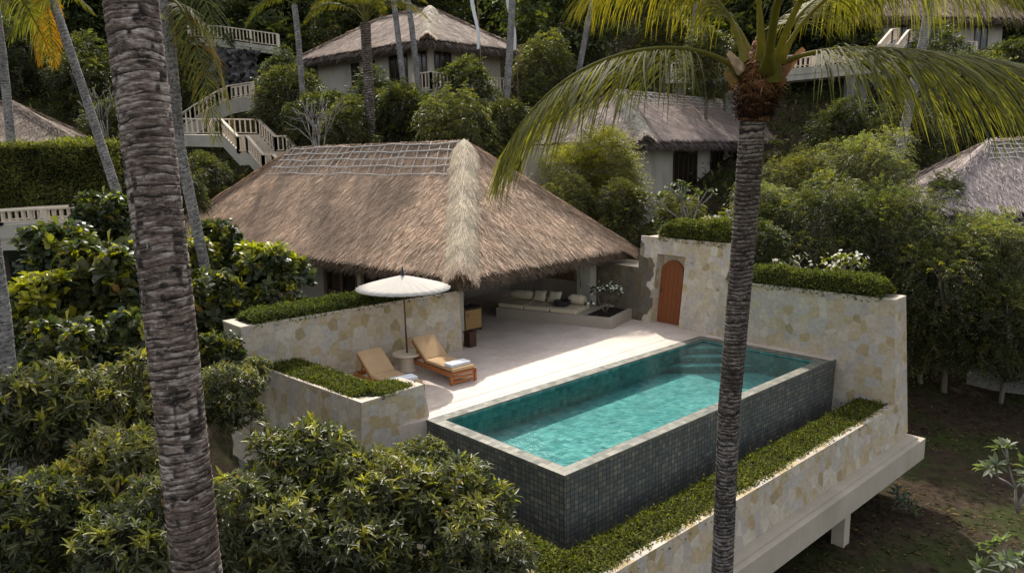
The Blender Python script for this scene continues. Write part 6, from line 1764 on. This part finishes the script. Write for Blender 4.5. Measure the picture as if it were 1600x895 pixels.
# left-edge palms
def simple(label, p, rad, seed, fr, s=1.0, style='grey', below=4.0, above=0.0, ring=.1):
    p = [at(*q) for q in p]; p0 = p[0] + unit(p[0] - p[1]) * below; top = p[-1] + unit(p[-1] - p[-2]) * above
    pts = [p0] + p + ([top] if above else [])
    palm(label, pts, rad, seed, style, fr, s, ring, 20, 40)
simple('slim grey palm leaning left at the upper left, with an orange hanging leaf', [(158, 226, 25), (125, 125, 25), (88, 18, 25)], [.16, .15, .13, .14], 404, [(3, 3.3, 0), (3, 4.3, 0), (3, 2.2, 0), (0, .2, .25), (0, 3.3, .3), (0, 2.6, .2), (0, -.8, .4), (0, 1.5, .6), (0, -2.2, .4), (1, -2.6, .3)], s=.95, above=.9)
simple('grey palm trunk at the very left edge above the left roof', [(12, 168, 29), (4, 90, 29), (-6, 20, 29)], [.17, .16, .15, .15], 405, [(0, 0, .1), (1, .6, .3), (0, -.6, .3), (0, 1.4, .5), (0, -1.5, .4), (0, 3, .6)], s=1.0, above=.8)
simple('smooth grey palm trunk at the left edge in front of the broad-leaved shrubs', [(14, 590, 13.5), (4, 490, 13.5), (-12, 380, 13.5)], [.16, .14, .135, .13], 406, std_crown(9, 10, 0), above=4.5)
simple('slim palm standing in front of the upper house, its crown at the top edge', [(580, 240, 36), (577, 150, 36), (572, 60, 36), (571, 40, 36)], [.25, .23, .2, .22, .24], 407, [(0, k * .7, .35 + .3 * (k % 2)) for k in range(9)] + [(0, 0.2, .1), (0, 3.0, .1)], s=.8, style='dark', below=6, above=.1)
simple('thin palm at the left corner of the upper house', [(470, 112, 41), (466, 60, 41), (460, 8, 41)], [.17, .16, .15, .15], 408, [(0, k * .8, .5) for k in range(8)] + [(0, .1, .1), (1, 3.2, .1)], s=.85, below=5)
simple('left one of two thin trunks crossing the upper house roof', [(626, 92, 43), (620, 40, 43), (612, -25, 43)], [.17, .16, .15, .15], 409, std_crown(14, 9, 0), below=5, above=6)
simple('right one of two thin trunks crossing the upper house roof', [(648, 84, 43.5), (643, 40, 43.5), (634, -25, 43.5)], [.17, .16, .15, .15], 410, std_crown(15, 9, 0), below=5, above=7)
simple('grey palm trunk beside the right white banner', [(789, 178, 42), (796, 90, 42), (801, -8, 42)], [.22, .2, .18, .17], 411, std_crown(16, 10, 0), below=5, above=3)
simple('thin leaning palm trunk among the dark trees above the hanging palm leaf', [(912, 72, 52), (920, 30, 52), (932, -25, 52)], [.2, .19, .18, .17], 412, std_crown(17, 9, 0), below=5, above=3)
simple('pair of thin far trunks near the pavilion, the left of the two', [(1079, 66, 58), (1084, 30, 58), (1092, -20, 58)], [.17, .16, .16, .15], 413, std_crown(18, 8, 0), below=5, above=7)
simple('pair of thin far trunks near the pavilion, the right of the two', [(1092, 50, 59), (1096, 20, 59), (1102, -20, 59)], [.17, .16, .16, .15], 414, std_crown(19, 8, 0), below=5, above=8)
simple('leaning grey palm trunk behind the right palm leaf, crossing the high walkway', [(1398, 275, 34), (1418, 180, 34), (1444, 60, 34), (1456, -10, 34)], [.24, .22, .2, .19, .18], 415, std_crown(20, 9, 0), below=6, above=7)
# ---------------------------------------------------------------- daylight
SUN_EL = R(43)
sun_to = unit(np.array([-.075, 1.0, math.tan(SUN_EL)]))      # direction towards the sun
w = bpy.data.worlds.new('World'); SC.world = w; w.use_nodes = True
nt = w.node_tree; bg = nt.nodes['Background']
sky = nt.nodes.new('ShaderNodeTexSky'); sky.sky_type = 'NISHITA'; sky.sun_disc = False
sky.sun_elevation = SUN_EL; sky.sun_rotation = math.atan2(sun_to[0], sun_to[1])
sky.air_density = 1.0; sky.dust_density = 2.5; sky.ozone_density = 1.0
hs = nt.nodes.new('ShaderNodeHueSaturation'); hs.inputs['Saturation'].default_value = .35; hs.inputs['Value'].default_value = 1.85
nt.links.new(sky.outputs[0], hs.inputs['Color']); nt.links.new(hs.outputs[0], bg.inputs[0])
bg.inputs[1].default_value = 0.15
ld = bpy.data.lights.new('sun', 'SUN'); ld.energy = 5.0; ld.angle = R(.6); ld.color = (1, .93, .82)
lo_ = bpy.data.objects.new('sun', ld); COL.objects.link(lo_)
lo_.rotation_euler = Vector([float(-v) for v in sun_to]).to_track_quat('-Z', 'Y').to_euler()
SC.view_settings.view_transform = 'Standard'; SC.view_settings.look = 'None'; SC.view_settings.exposure = 0
cy = SC.cycles
cy.use_denoising = True; cy.max_bounces = 7; cy.diffuse_bounces = 3; cy.glossy_bounces = 3; cy.transmission_bounces = 4; cy.transparent_max_bounces = 8
cy.caustics_reflective = False; cy.caustics_refractive = False; cy.sample_clamp_indirect = 6
cy.use_adaptive_sampling = True; cy.adaptive_threshold = .015
SC.render.use_persistent_data = False
